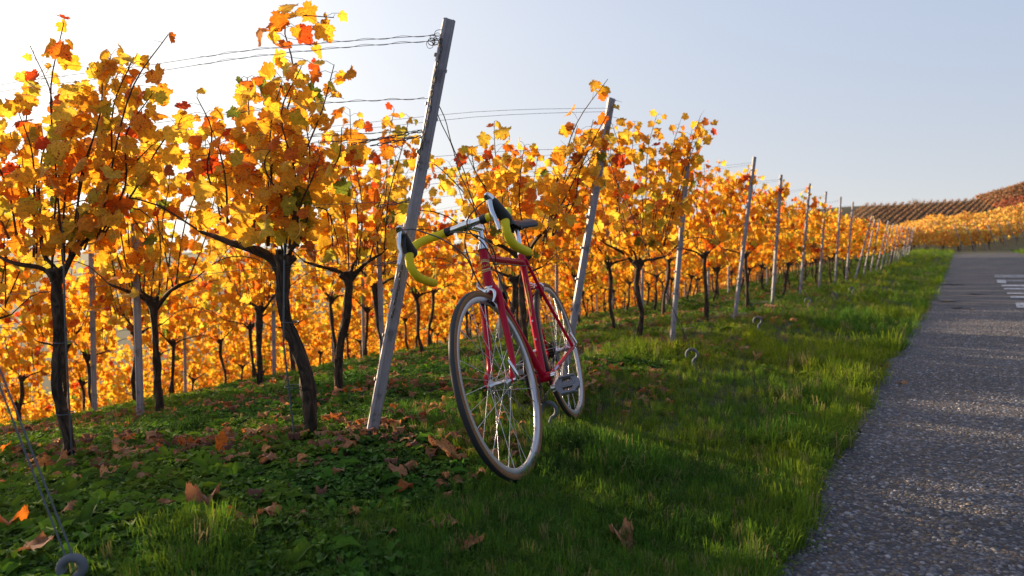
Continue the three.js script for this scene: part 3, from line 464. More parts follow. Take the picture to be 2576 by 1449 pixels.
  const hedge = (label, group, f, n, w, h, cols, s0) => {                 // f(t) -> [px, depth]
    const [p0, d0] = f(0.5), o = V(hx(p0, -d0), hillY(p0, d0), -d0), t = thing('vine_row', label, 'vine row', group, o), M = [], C = [], core = [];
    for (let q = 0; q <= 14; q++) { const [px, d] = f(q / 14); core.push(V(hx(px, -d), hillY(px, d) + h * 0.45, -d).sub(o)); }
    part('core', tube(core, (tt, a) => w * 0.8 * (1 + 0.15 * noise(a * 2, tt * 60)), 7, 60), std(cols[1], 1), t);
    for (let q = 0; q < n; q++) { const [px, d] = f(R()), s = rr(0.32, 0.55, R) * s0, c = pick(cols, R), k = rr(0.8, 1.2, R); M.push(new THREE.Matrix4().compose(V(hx(px, -d) + rr(-w, w, R), hillY(px, d) + 0.3 + (h - 0.2) * R(), -d + rr(-w, w, R)).sub(o), new THREE.Quaternion().setFromEuler(new THREE.Euler(rr(-1.5, 1.5, R), R() * 6, R() * 6)), V(s, s, s))); C.push(rgb(c[0] * k, c[1] * k, c[2] * k)); }
    copies('foliage', clumpG, clumpM, M, t, C);
  };
  for (let i = 0; i < 22; i++) { const tip = 2180 + i * 17.6; hedge(`brown striped vine row on the far hill, ${ORD[i + 1]} from the left`, 'striped vine rows on the far hill', (t) => [tip - 84 + t * 84, 205 + t * 56], 300, 0.2, 1.35, brown, 0.72); }
  for (let i = 0; i < 9; i++) hedge(`rust coloured vine row running along the hilltop, ${ORD[i + 1]} from the crest down`, 'contour vine rows at the hilltop', (t) => [2448 + i * 9 + t * (330 - i * 9), 262 - i * 5.5 + t * 6], 420, 0.6, 1.6, i > 4 ? red : [...brown, [0.42, 0.14, 0.04]], 1);
  for (let i = 0; i < 8; i++) hedge(`brown vine row low on the right side of the far hill, ${ORD[i + 1]} from the left`, 'low vine rows right on the far hill', (t) => [2455 + i * 24 + t * 95, 176 + t * 38], 260, 0.45, 1.7, [...brown, [0.45, 0.2, 0.04]], 1);
  { // bare tree behind the crest
    const d = 268, o = V(hx(2297, -d), hillY(2297, d) - 1.2, -d), t = thing('bare_tree', 'small bare round tree on the crest of the far hill', 'tree', null, o), gs = [];
    part('trunk', tube([V(0, -1, 0), V(0.1, 1.2, 0)], [0.16, 0.1], 6), trunkM, t);
    for (let i = 0; i < 70; i++) { const a = R() * 6.3, s = rr(0.2, 1.35, R), l = rr(1.4, 3, R), e = V(Math.cos(a) * Math.sin(s) * l, 1 + Math.cos(s) * l * 0.85, Math.sin(a) * Math.sin(s) * l); gs.push(tube([V(0.1, 1.1, 0), e.clone().multiplyScalar(0.5).add(V(rr(-0.2, 0.2, R), 0.6, 0)), e, e.clone().add(V(rr(-0.5, 0.5, R), rr(-0.1, 0.5, R), rr(-0.5, 0.5, R)))], [0.05, 0.02], 3)); }
    part('crown', merge(gs), std([0.2, 0.15, 0.14], 1), t);
  }
}
// ---------- the bicycle; x forward, y up, z to the rider's right, origin where the rear wheel stands ----------
{
  const bike = thing('road_bicycle', 'red road bicycle with yellow bar tape leaning against the tall end post', 'bicycle', null, V(0.3224, 0.0432, -3.2571));
  bike.quaternion.setFromRotationMatrix(new THREE.Matrix4().makeBasis(V(-0.28694, 0.02040, 0.95773), V(-0.25934, 0.96078, -0.09817), V(-0.92217, -0.27655, -0.27040)));
  const HB = V(0.8042, 0.6837, 0), HT = V(0.7621, 0.8234, 0), AX = V(-0.2885, 0.9575, 0).normalize(), S = V(0.2484, 0.7934, 0), BB = V(0.4091, 0.268, 0), RA = V(0, 0.338, 0), FA = V(0.9554, 0.3379, 0), STEER = -0.0754;
  const turn = new THREE.Quaternion().setFromAxisAngle(AX, STEER), SM = new THREE.Matrix4().makeTranslation(HB.x, HB.y, HB.z).multiply(new THREE.Matrix4().makeRotationFromQuaternion(turn)).multiply(new THREE.Matrix4().makeTranslation(-HB.x, -HB.y, -HB.z));
  const st = (g) => g.applyMatrix4(SM), on = (p, d) => p.clone().addScaledVector(AX, d);
  const stain = tex(128, 128, (u, v) => { const k = 0.94 + 0.06 * tnoise(u * 16, v * 16, 16); return [k, k, k]; }, 8, 8, false);
  const red = phys([0.50, 0.003, 0.03], 0.36, { clearcoat: 0.22, clearcoatRoughness: 0.08, specularIntensity: 0.25, map: stain });
  const chrome = std([0.78, 0.79, 0.82], 0.16, { metalness: 1 }), alloy = std([0.62, 0.62, 0.65], 0.32, { metalness: 0.95, roughnessMap: stain }), rimM = std([0.5, 0.5, 0.54], 0.36, { metalness: 0.8 }), grey = std([0.2, 0.21, 0.24], 0.4, { metalness: 0.6 });
  const black = std([0.014, 0.015, 0.018], 0.5), rubber = std([0.022, 0.024, 0.028], 0.62), cableM = std([0.075, 0.075, 0.08], 0.45), steel = std([0.55, 0.55, 0.57], 0.3, { metalness: 0.95 }), dark = std([0.03, 0.028, 0.028], 0.45, { metalness: 0.7 });
  const gumTex = tex(64, 512, (u, v, i, j) => { const n = hash(i, j) * 0.25 + tnoise(u * 8, v * 64, 64) * 0.2; return [0.58 + n * 0.3, 0.46 + n * 0.28, 0.34 + n * 0.24]; }, 1, 1);
  const gum = new THREE.MeshStandardMaterial({ map: gumTex, color: rgb(0.74, 0.57, 0.40), roughness: 0.9 });
  const tapeTex = tex(128, 128, (u, v, i, j) => { const k = 0.93 + 0.1 * (hash(i, j) - 0.5) + 0.04 * tnoise(u * 8, v * 8, 8); return [k, k, k * 0.9]; }, 30, 30, false);
  const tape = new THREE.MeshStandardMaterial({ map: tapeTex, bumpMap: tapeTex, bumpScale: 0.0006, color: rgb(0.86, 0.69, 0.012), roughness: 0.72 });
  // frame
  const sd = S.clone().sub(BB).normalize(), stays = [];
  for (const s of [-1, 1]) {
    stays.push(tube([V(0.247, 0.79, s * 0.015), V(0.16, 0.632, s * 0.027), V(0.005, 0.352, s * 0.062)], (t) => 0.0085 - 0.0025 * Math.abs(t - 0.5), 12, 24));
    stays.push(tube([V(0.395, 0.27, s * 0.026), V(0.30, 0.285, s * 0.037), V(0.006, 0.336, s * 0.062)], (t) => 0.0112 - 0.0035 * t, 12, 24));
    stays.push(tube([V(0.012, 0.358, s * 0.062), V(0.0, 0.338, s * 0.062), V(0.016, 0.331, s * 0.062)], (t, a) => 0.004 + 0.008 * Math.abs(Math.sin(a)) * 0.6, 10, 8));
  }
  part('frame', merge([
    tube([BB.clone().addScaledVector(sd, 0.0), S.clone().addScaledVector(sd, 0.022)], (t) => 0.0143, 20, 2), tube([on(HB, 0.034), BB], 0.0158, 20, 2), tube([on(HT, -0.028), S.clone().addScaledVector(sd, -0.014)], 0.0136, 20, 2),
    tube([on(HB, 0), on(HT, 0)], (t) => 0.0176 + 0.001 * (Math.exp(-t * 14) + Math.exp(-(1 - t) * 14)), 24, 24),
    tube([V(BB.x, BB.y, -0.034), V(BB.x, BB.y, 0.034)], 0.0205, 24), tube([V(0.172, 0.655, -0.026), V(0.172, 0.655, 0.026)], 0.006, 10), tube([V(0.31, 0.283, -0.034), V(0.31, 0.283, 0.034)], 0.006, 10),
    tube([S.clone().addScaledVector(sd, -0.03), S.clone().addScaledVector(sd, 0.023)], (t) => 0.0155, 20), tube([V(0.233, 0.80, -0.012), V(0.233, 0.80, 0.012)], 0.007, 10), ...stays]), red, bike);
  // printed marks, thin skins on the tubes
  const decal = (name, from, dir, perp, r, len, ang, w, h, draw, label, a0 = 0) => {
    const c = document.createElement('canvas'); c.width = w; c.height = h; const x = c.getContext('2d'); x.clearRect(0, 0, w, h); draw(x, w, h);
    const t = new THREE.CanvasTexture(c); t.colorSpace = THREE.SRGBColorSpace; t.magFilter = THREE.LinearFilter;
    const side = dir.clone().cross(perp), pos = [], uv = [], idx = [], nA = 20, nL = 8;
    for (let j = 0; j <= nL; j++) for (let i = 0; i <= nA; i++) { const a = a0 + (i / nA - 0.5) * ang, p = from.clone().addScaledVector(dir, len * j / nL).addScaledVector(perp, Math.cos(a) * r).addScaledVector(side, -Math.sin(a) * r); pos.push(p.x, p.y, p.z); uv.push(1 - i / nA, j / nL); }
    for (let j = 0; j < nL; j++) for (let i = 0; i < nA; i++) { const a = j * (nA + 1) + i, b = a + nA + 1; idx.push(a, b, a + 1, a + 1, b, b + 1); }
    part(name, meshOf(pos, uv, idx), phys([1, 1, 1], 0.35, { map: t, alphaTest: 0.5, clearcoat: 0.8, clearcoatRoughness: 0.1, ...TWO }), bike, label);
  };
  const fwdP = V(0.9575, 0.2885, 0);
  decal('badge', on(HB, 0.052), AX, fwdP, 0.0181, 0.056, 2.7, 128, 160, (x, w, h) => {
    x.strokeStyle = '#c9b768'; x.lineJoin = 'miter'; const P = (pts, lw) => { x.lineWidth = lw; x.beginPath(); pts.forEach(([a, b], i) => (i ? x.lineTo(a * w, b * h) : x.moveTo(a * w, b * h))); x.stroke(); };
    P([[0, 0.22], [0.4, 0.05], [0.6, 0.05], [1, 0.16]], 7); P([[0, 0.34], [0.4, 0.17], [0.6, 0.17], [1, 0.27]], 15); P([[0, 0.72], [0.4, 0.78], [0.6, 0.8], [1, 0.70]], 15); P([[0, 0.86], [0.4, 0.92], [0.6, 0.93], [1, 0.82]], 7);
    x.strokeStyle = '#c8a62a'; P([[0.1, 0.6], [0.9, 0.52]], 4); P([[0.24, 0.46], [0.26, 0.6]], 6); P([[0.34, 0.44], [0.38, 0.45], [0.4, 0.58]], 6); P([[0.54, 0.44], [0.56, 0.56]], 6); P([[0.72, 0.54], [0.74, 0.43], [0.86, 0.42], [0.87, 0.53], [0.72, 0.54]], 6);
  });
  decal('flame_decal', S.clone().addScaledVector(sd, -0.285), sd, V(0.956, 0.292, 0), 0.0147, 0.2, 2.9, 128, 384, (x, w, h) => {
    for (const [cx, y, ww, c] of [[0.52, 0.60, 0.26, '#caa72c'], [0.54, 0.78, 0.32, '#d2ae28'], [0.55, 0.96, 0.38, '#c9a836']]) {
      x.fillStyle = c; x.beginPath(); x.moveTo((cx - ww * 0.5) * w, (y - 0.62) * h); x.bezierCurveTo((cx - ww * 0.5) * w, (y - 0.2) * h, (cx - ww * 0.3) * w, y * h, cx * w, y * h); x.bezierCurveTo((cx + ww * 0.3) * w, y * h, (cx + ww * 0.5) * w, (y - 0.2) * h, (cx + ww * 0.5) * w, (y - 0.62) * h);
      x.lineTo((cx + ww * 0.36) * w, (y - 0.55) * h); x.bezierCurveTo((cx + ww * 0.32) * w, (y - 0.22) * h, (cx + ww * 0.2) * w, (y - 0.1) * h, cx * w, (y - 0.09) * h); x.bezierCurveTo((cx - ww * 0.2) * w, (y - 0.1) * h, (cx - ww * 0.32) * w, (y - 0.22) * h, (cx - ww * 0.36) * w, (y - 0.55) * h); x.fill();
    }
  }, null, 0.25);
  { const d = V(-0.385, 0.0665, -0.035).normalize(), p = V(0.35, 0.278, -0.031), n = V(-0.1, 0.35, -0.93); n.addScaledVector(d, -n.dot(d)).normalize();
    decal('stay_lettering', p, d, n, 0.0109, 0.065, 1.2, 64, 256, (x, w, h) => { x.fillStyle = '#b9a3c4'; x.fillRect(2, 10, 60, 236); x.fillStyle = '#8a5a80'; for (let i = 0; i < 6; i++) { x.fillRect(14, 24 + i * 37, 34, 7); if (i % 2) x.fillRect(14, 24 + i * 37, 7, 22); else x.fillRect(36, 24 + i * 37, 10, 20); } }); }
  // fork
  const blades = []; for (const s of [-1, 1]) blades.push(tube([on(HB, -0.012).add(V(0, 0, s * 0.014)), on(HB, -0.034).add(V(0, 0, s * 0.031)), on(HB, -0.10).add(V(0.002, 0, s * 0.036)), on(HB, -0.22).add(V(0.002, 0, s * 0.042)), on(HB, -0.31).add(V(0.012, 0, s * 0.047)), FA.clone().add(V(-0.012, 0.03, s * 0.050)), FA.clone().add(V(0, -0.006, s * 0.051))], (t, a) => (0.0135 - 0.0062 * t) * (1 + 0.22 * Math.abs(Math.cos(a))), 14, 34));
  part('fork', st(merge([...blades, tube([on(HB, -0.012).add(V(0, 0, -0.03)), on(HB, -0.012).add(V(0, 0, 0.03))], 0.0135, 14), tube([on(HB, 0.0), on(HB, -0.03)], 0.0165, 18)])), red, bike);
  // headset, stem, bar
  const ring = (p, prof) => { const g = lathe(prof, 28); g.applyQuaternion(new THREE.Quaternion().setFromUnitVectors(V(0, 1, 0), AX)); g.translate(p.x, p.y, p.z); return st(g); };
  part('headset', ring(HT, [[0.0, 0.0], [0.021, 0.0], [0.022, 0.006], [0.0195, 0.011], [0.0195, 0.017], [0.0175, 0.019], [0.0175, 0.026], [0.0135, 0.028], [0, 0.028]]), chrome, bike);
  part('headset', ring(on(HB, -0.014), [[0, 0], [0.0215, 0], [0.0225, 0.005], [0.019, 0.014], [0, 0.014]]), chrome, bike);
  const q0 = on(HT, 0.02), q1 = V(0.7305, 0.915, 0), cl = V(0.857, 0.923, 0);
  part('stem', st(merge([tube([q0, q1, V(0.7285, 0.9235, 0)], [0.0112, 0.0112, 0.0112], 20, 8), tube([V(0.722, 0.912, 0), V(0.735, 0.913, 0), cl], (t) => 0.0148 - 0.001 * t, 20, 10), tube([V(cl.x, cl.y, -0.024), V(cl.x, cl.y, 0.024)], 0.0182, 20), tube([V(0.727, 0.906, 0), V(0.7255, 0.927, 0)], [0.0148, 0.0138], 18)])), chrome, bike);
  part('bolt', st(merge([tube([V(0.8585, 0.94, 0.004), V(0.8585, 0.9445, 0.004)], 0.006, 10), tube([V(0.872, 0.906, 0), V(0.873, 0.90, 0)], 0.0055, 10)])), dark, bike);
  { const d = V(0.122, 0.0095, 0).normalize(); const n = V(0.02, 0.5, -0.86).normalize(); decal('stem_lettering', V(0.752, 0.9145, 0), d, n, 0.0152, 0.06, 1.1, 256, 64, (x, w, h) => { x.save(); x.translate(w, 0); x.scale(-1, 1); x.fillStyle = '#47587e'; x.restore(); x.fillStyle = '#4a5c86'; x.font = 'bold 15px sans-serif'; x.save(); x.translate(w / 2, h / 2); x.rotate(-Math.PI / 2); x.scale(4, 1); x.fillText('OND', -7, 5); x.restore(); }, null, 0); }
  const barPts = (s) => [[0.857, 0.923, 0], [0.853, 0.9235, 0.06], [0.858, 0.922, 0.125], [0.88, 0.918, 0.172], [0.912, 0.907, 0.192], [0.958, 0.883, 0.195], [0.983, 0.858, 0.195], [0.989, 0.831, 0.195], [0.979, 0.806, 0.195], [0.955, 0.787, 0.196], [0.91, 0.773, 0.197], [0.832, 0.757, 0.199]].map(([x, y, z]) => V(x, y, z * s));
  const barCurve = (s) => new THREE.CatmullRomCurve3(barPts(s), false, 'centripetal'), cut = (s, u0, u1, n) => { const c = barCurve(s); return Array.from({ length: n + 1 }, (_, i) => c.getPointAt(lerp(u0, u1, i / n))); };
  part('handlebar', st(tube([...cut(-1, 0, 0.16, 8).reverse().slice(0, -1), ...cut(1, 0, 0.16, 8)], 0.0132, 18)), chrome, bike);
  for (const s of [-1, 1]) {
    part('bar_tape', st(tube(cut(s, 0.14, 1, 150), (t, a, l) => { const f = ((l / 0.027 + a / 6.283 * s) % 1 + 1) % 1; return 0.0152 * (1 + 0.075 * f - 0.03 * Math.exp(-f * 14)) * (t > 0.985 ? 0.86 : 1); }, 18)), tape, bike);
    part('tape_end', st(tube(cut(s, 0.122, 0.168, 8), 0.0172, 18)), black, bike);
    const h = [V(0.948, 0.868, s * 0.1945), V(0.962, 0.884, s * 0.194), V(0.986, 0.912, s * 0.190), V(1.004, 0.936, s * 0.185), V(1.017, 0.951, s * 0.181)];
    part('brake_hood', st(tube(h, (t, a) => lerp(0.0225, 0.0165, t) * (1 + 0.1 * Math.abs(Math.cos(a))) * (t < 0.05 ? 0.8 : 1), 16, 22)), rubber, bike);
    part('hood_cap', st(tube([V(1.013, 0.946, s * 0.182), V(1.022, 0.957, s * 0.179), V(1.032, 0.967, s * 0.176), V(1.036, 0.970, s * 0.175)], [0.0172, 0.0168, 0.0125, 0.004], 16, 10)), chrome, bike);
    part('brake_lever', st(tube([V(1.026, 0.957, s * 0.179), V(1.044, 0.925, s * 0.182), V(1.052, 0.895, s * 0.186), V(1.052, 0.868, s * 0.191), V(1.066, 0.836, s * 0.199)], (t, a) => { const w = lerp(0.0125, 0.0085, t) * (t > 0.94 ? 0.75 : 1), d = 0.0048; return 1 / Math.sqrt((Math.cos(a) / d) ** 2 + (Math.sin(a) / w) ** 2); }, 16, 24)), chrome, bike);
    part('lever_paddle', st(tube([V(1.016, 0.93, s * 0.176), V(1.028, 0.9, s * 0.177), V(1.032, 0.87, s * 0.18)], (t, a) => 1 / Math.sqrt((Math.cos(a) / 0.003) ** 2 + (Math.sin(a) / 0.009) ** 2), 10, 8)), black, bike);
  }
  // cables
  const cab = (name, pts, r = 0.0026) => part(name, st(tube(pts, r, 7, 48)), cableM, bike);
  cab('gear_cable', [[1.012, 0.955, 0.165], [1.01, 0.948, 0.135], [1.01, 0.924, 0.097], [1.0, 0.886, 0.047], [0.97, 0.84, 0.013], [0.93, 0.796, 0.0], [0.90, 0.756, 0.004], [0.865, 0.723, 0.014], [0.82, 0.69, 0.022], [0.74, 0.645, 0.022]]);
  cab('gear_cable', [[1.012, 0.955, -0.165], [1.005, 0.95, -0.14], [1.0, 0.939, -0.109], [0.985, 0.921, -0.069], [0.96, 0.897, -0.048], [0.93, 0.873, -0.046], [0.89, 0.837, -0.058], [0.86, 0.793, -0.06], [0.80, 0.752, -0.044], [0.755, 0.699, -0.03], [0.722, 0.648, -0.022]]);
  cab('brake_cable', [[0.86, 0.912, 0.09], [0.87, 0.913, 0.054], [0.9, 0.886, -0.018], [0.9, 0.86, -0.059], [0.87, 0.822, -0.077], [0.81, 0.787, -0.061], [0.755, 0.766, -0.03], [0.71, 0.766, -0.016], [0.69, 0.769, -0.015]]);
  cab('brake_cable', [[0.86, 0.914, -0.09], [0.86, 0.916, -0.062], [0.9, 0.903, -0.037], [0.92, 0.885, -0.02], [0.926, 0.859, -0.009], [0.92, 0.822, -0.002], [0.905, 0.777, 0.002], [0.892, 0.745, 0.01], [0.884, 0.722, 0.026]]);
  part('brake_cable', tube([[0.69, 0.770, -0.015], [0.3, 0.759, -0.015], [0.245, 0.757, -0.018], [0.20, 0.745, -0.028], [0.165, 0.712, -0.03], [0.15, 0.682, -0.026]], 0.0024, 6, 30), cableM, bike);
  part('cable_stop', merge([tube([[0.70, 0.768, -0.014], [0.682, 0.768, -0.014]], 0.0045, 8), tube([[0.727, 0.655, -0.02], [0.708, 0.63, -0.02]], 0.0062, 8), tube([[0.727, 0.655, 0.02], [0.708, 0.63, 0.02]], 0.0062, 8), tube([[0.716, 0.643, -0.012], [0.716, 0.643, -0.028]], 0.007, 10)]), dark, bike);
  part('bolt', merge([[0.345, 0.5099], [0.3695, 0.43]].map(([x, y]) => { const c = V(x, y, 0).addScaledVector(V(0.956, 0.292, 0), 0.0); return tube([V(x + 0.0, y, -0.002), V(x + 0.012, y + 0.004, -0.002)], 0.0046, 10).translate(0.002, 0, 0); })), chrome, bike);
  // wheels
  const wheel = (name, at, quat, front, spin) => {
    const w = new THREE.Group(); w.name = name; w.position.copy(at); w.quaternion.copy(quat); bike.add(w); const spun = (g) => g.rotateX(Math.PI / 2).rotateZ(spin);
    const cr = 0.3242, tr = 0.0138, arc = (a0, a1, n, k = 1) => Array.from({ length: n + 1 }, (_, i) => { const a = lerp(a0, a1, i / n); return [cr + Math.cos(a) * tr * k, Math.sin(a) * tr * k]; });
    part('tyre', spun(lathe(arc(-0.86, 0.86, 8, 1.02), 96)), rubber, w);
    for (const s of [-1, 1]) { const g = spun(lathe(s > 0 ? arc(0.84, 2.5, 8) : arc(-2.5, -0.84, 8), 96)), u = g.attributes.uv; for (let i = 0; i < u.count; i++) u.setXY(i, u.getY(i), u.getX(i) * 6); part('sidewall', g, gum, w); }
    part('rim', spun(lathe([[0.3142, -0.0098], [0.3125, -0.0104], [0.2985, -0.0096], [0.2945, -0.006], [0.2935, 0], [0.2945, 0.006], [0.2985, 0.0096], [0.3125, 0.0104], [0.3142, 0.0098], [0.31, 0.0075], [0.31, -0.0075], [0.3142, -0.0098]], 96)), rimM, w);
    const fl = front ? [-0.033, 0.033] : [-0.034, 0.018], ax = front ? 0.056 : 0.067;
    const hp = [[0.0001, -ax], [0.0055, -ax], [0.0055, fl[0] - 0.012], [0.009, fl[0] - 0.011], [0.011, fl[0] - 0.004], [0.0215, fl[0] - 0.002], [0.0215, fl[0] + 0.002], [0.0135, fl[0] + 0.007], [0.0095, fl[0] + 0.02], [0.0095, fl[1] - 0.02], [0.0135, fl[1] - 0.007], [0.0215, fl[1] - 0.002], [0.0215, fl[1] + 0.002], [0.011, fl[1] + 0.004], [0.009, fl[1] + 0.011], [0.0055, fl[1] + 0.012], [0.0055, ax], [0.0001, ax]];
    part('hub', lathe(hp, 24).rotateX(Math.PI / 2), alloy, w);
    for (let i = 0; i < 32; i++) {
      const s = i % 2, lead = (i >> 1) % 2 ? 1 : -1, a = (i + 0.5) / 32 * 6.28319 + spin, b = a + lead * 1.13, z = fl[s] + lead * 0.0018;
      part('spoke', tube([V(Math.cos(b) * 0.019, Math.sin(b) * 0.019, z), V(Math.cos(a) * 0.296, Math.sin(a) * 0.296, (s ? 1 : -1) * 0.0025)], (t) => t > 0.93 ? 0.0017 : 0.00115, 6, 16), steel, w);
    }
    part('valve', tube([V(Math.cos(spin) * 0.294, Math.sin(spin) * 0.294, 0), V(Math.cos(spin) * 0.262, Math.sin(spin) * 0.262, 0)], [0.003, 0.0026], 8), black, w);
    return w;
  };
  const fw = wheel('front_wheel', FA.clone().applyMatrix4(SM), turn, true, 0.35), rw = wheel('rear_wheel', RA, new THREE.Quaternion(), false, 1.2);
  const quick = (w, z, dir) => { part('quick_release', merge([tube([V(0, 0, z), V(0, 0, z - 0.012)], [0.0085, 0.0085], 14), tube([V(0, 0, z - 0.010), V(0.004, 0.006, z - 0.017), V(0.012 * dir, 0.034, z - 0.015), V(0.014 * dir, 0.072, z - 0.004)], (t, a) => (0.0075 - 0.002 * t) * (0.75 + 0.4 * Math.abs(Math.sin(a))), 10, 14)]), chrome, w); part('axle_nut', tube([V(0, 0, -z - 0.002), V(0, 0, -z + 0.012)], [0.0085, 0.0065], 12), black, w); };
  quick(fw, -0.056, 1); quick(rw, -0.068, 1);
  // brakes
  const caliper = (name, c, f, up, padAt, m) => {                         // c centre bolt, f outward, up along the wheel plane
    const p = (u, z, o = 0) => c.clone().addScaledVector(up, u).addScaledVector(f, o).add(V(0, 0, z)), el = (w, d) => (t, a) => 1 / Math.sqrt((Math.cos(a) / d) ** 2 + (Math.sin(a) / w) ** 2);
    const g = [tube([p(0.004, 0.006, 0.006), p(0.006, -0.018, 0.006), p(-0.004, -0.034, 0.004), p(-0.022, -0.0335, 0), p(padAt, -0.023, -0.002)], el(0.0085, 0.0055), 12, 20), tube([p(-0.002, -0.012, 0.0), p(0.005, 0.012, 0.0), p(-0.001, 0.030, 0.0), p(-0.02, 0.0335, 0), p(padAt, 0.023, -0.002)], el(0.0085, 0.0055), 12, 20), tube([p(0.005, 0.002, 0.004), p(0.018, 0.018, 0.006), p(0.033, 0.030, 0.006)], el(0.007, 0.005), 10, 10), tube([p(0, 0, -0.03), p(0, 0, 0.014)], 0.006, 12)];
    part(name, merge(g.map(m)), chrome, bike); part('brake_bolt', merge([tube([p(0, -0.016, 0.008), p(0, -0.016, 0.014)], 0.0062, 12), tube([p(0.033, 0.030, 0.0), p(0.05, 0.031, 0.0)], [0.0052, 0.0038], 10)].map(m)), alloy, bike);
    for (const s of [-1, 1]) { const d = f.clone(); part('brake_pad', m(tube([p(padAt - 0.006, s * 0.0165, -0.026), p(padAt, s * 0.0165, 0), p(padAt - 0.006, s * 0.0165, 0.026)], (t, a) => 1 / Math.sqrt((Math.cos(a) / 0.0055) ** 2 + (Math.sin(a) / 0.0055) ** 2), 8, 6)), black, bike); }
    part('brake_cable', m(tube([p(0.06, 0.031, 0), p(0.005, 0.031, 0)], 0.0009, 5)), steel, bike);
  };
  caliper('brake_caliper', V(0.849, 0.663, 0), V(0.911, 0.412, 0), V(-0.412, 0.911, 0), -0.042, st);
  caliper('brake_caliper', V(0.155, 0.664, 0), V(-0.911, 0.412, 0), V(0.412, 0.911, 0), -0.046, (g) => g);
  // saddle and seat post
  { const pos = [], uv = [], idx = [], NX = 26, NT = 18; for (let i = 0; i <= NX; i++) { const t = i / NX, x = lerp(0.028, 0.305, t), w = (t < 0.04 ? Math.sqrt(t / 0.04) * 0.35 + 0.65 : 1) * (0.0205 + 0.048 * Math.pow(1 - sstep(0.0, 0.72, t), 1.1)) * (t > 0.93 ? Math.sqrt(Math.max(0.05, 1 - (t - 0.93) / 0.075)) : 1), top = 0.984 + 0.010 * Math.pow(1 - t, 3) - 0.006 * Math.sin(t * 3.1) + 0.002 * t, hh = 0.05 - 0.02 * t;
      for (let k = 0; k <= NT; k++) { const a = (k / NT * 2 - 1), q = Math.abs(a), zz = Math.sign(a) * w * (q < 0.75 ? Math.sin(q / 0.75 * 1.57) : 1 - (q - 0.75) * 0.5), y = top - hh * (q < 0.75 ? 1 - Math.cos(q / 0.75 * 1.35) : 0.78 + (q - 0.75) * 0.9); pos.push(x, y, zz); uv.push(x, zz); } }
    for (let i = 0; i < NX; i++) for (let k = 0; k < NT; k++) { const a = i * (NT + 1) + k, b = a + NT + 1; idx.push(a, a + 1, b, a + 1, b + 1, b); }
    const sad = part('saddle', meshOf(pos, uv, idx), std([0.03, 0.033, 0.043], 0.42, TWO), bike); void sad;
    const rails = []; for (const s of [-1, 1]) rails.push(tube([V(0.29, 0.962, s * 0.008), V(0.25, 0.945, s * 0.02), V(0.16, 0.944, s * 0.022), V(0.075, 0.955, s * 0.03), V(0.05, 0.965, s * 0.035)], 0.0036, 8, 20));
    part('saddle_rail', merge(rails), dark, bike); part('saddle_base', tube([V(0.06, 0.962, 0), V(0.16, 0.962, 0), V(0.29, 0.966, 0)], (t, a) => (t < 0.5 ? 0.03 : 0.014) * (0.35 + 0.65 * Math.abs(Math.sin(a))), 12, 8), black, bike);
    const p0 = S.clone().addScaledVector(sd, 0.01), p1 = S.clone().addScaledVector(sd, 0.15);
    part('seat_post', merge([tube([p0, p1], (t, a) => 0.0135 * (1 - 0.12 * Math.abs(Math.sin(a * 2)) * (t > 0.15 && t < 0.85 ? 1 : 0)), 24, 20), tube([S.clone().addScaledVector(sd, 0.022), S.clone().addScaledVector(sd, 0.032)], 0.0172, 20)]), chrome, bike);
    part('seat_clamp', merge([tube([p1.clone().add(V(0, 0.002, -0.026)), p1.clone().add(V(0, 0.002, 0.026))], 0.012, 12), tube([p1.clone().add(V(-0.03, -0.004, 0)), p1.clone().add(V(0.03, 0.006, 0))], 0.010, 10)]), dark, bike); }
  // cranks, pedals, chain
  const CA = -0.19, ce = (s, l, z) => V(BB.x + s * l * Math.cos(CA), BB.y + s * l * Math.sin(CA), z), el2 = (w, d) => (t, a) => 1 / Math.sqrt((Math.cos(a) / w) ** 2 + (Math.sin(a) / d) ** 2);
  part('crank_arm', merge([tube([ce(1, -0.01, -0.058), ce(1, 0.02, -0.064), ce(1, 0.1, -0.074), ce(1, 0.178, -0.077)], el2(0.0155, 0.0105), 14, 16), tube([V(BB.x, BB.y, -0.036), V(BB.x, BB.y, -0.07)], 0.0155, 16), tube([ce(1, 0.17, -0.068), ce(1, 0.17, -0.084)], 0.0115, 14)]), chrome, bike);
  part('crank_arm', merge([tube([ce(-1, 0.0, 0.058), ce(-1, 0.05, 0.066), ce(-1, 0.1, 0.074), ce(-1, 0.178, 0.077)], el2(0.0125, 0.0075), 14, 16), tube([V(BB.x, BB.y, 0.036), V(BB.x, BB.y, 0.07)], 0.0155, 16), ...[0, 1, 2, 3, 4].map((i) => tube([V(BB.x, BB.y, 0.056), V(BB.x + Math.cos(i * 1.2566) * 0.075, BB.y + Math.sin(i * 1.2566) * 0.075, 0.047)], [0.009, 0.006], 8))]), chrome, bike);
  for (const s of [-1, 1]) {
    const o = ce(-s, 0.17, 0), z0 = s * 0.088, w = 0.094, h = 0.07, sh = new THREE.Shape([[0, -h * 0.2], [0.018, -h * 0.5], [w - 0.02, -h * 0.5], [w, -h * 0.22], [w, h * 0.22], [w - 0.02, h * 0.5], [0.018, h * 0.5], [0, h * 0.2]].map(([x, y]) => new THREE.Vector2(x, y)));
    for (const y of [-1, 1]) sh.holes.push(new THREE.Path([[0.024, y * h * 0.16], [w - 0.02, y * h * 0.16], [w - 0.03, y * h * 0.37], [0.03, y * h * 0.37]].map(([x, y2]) => new THREE.Vector2(x, y2))));
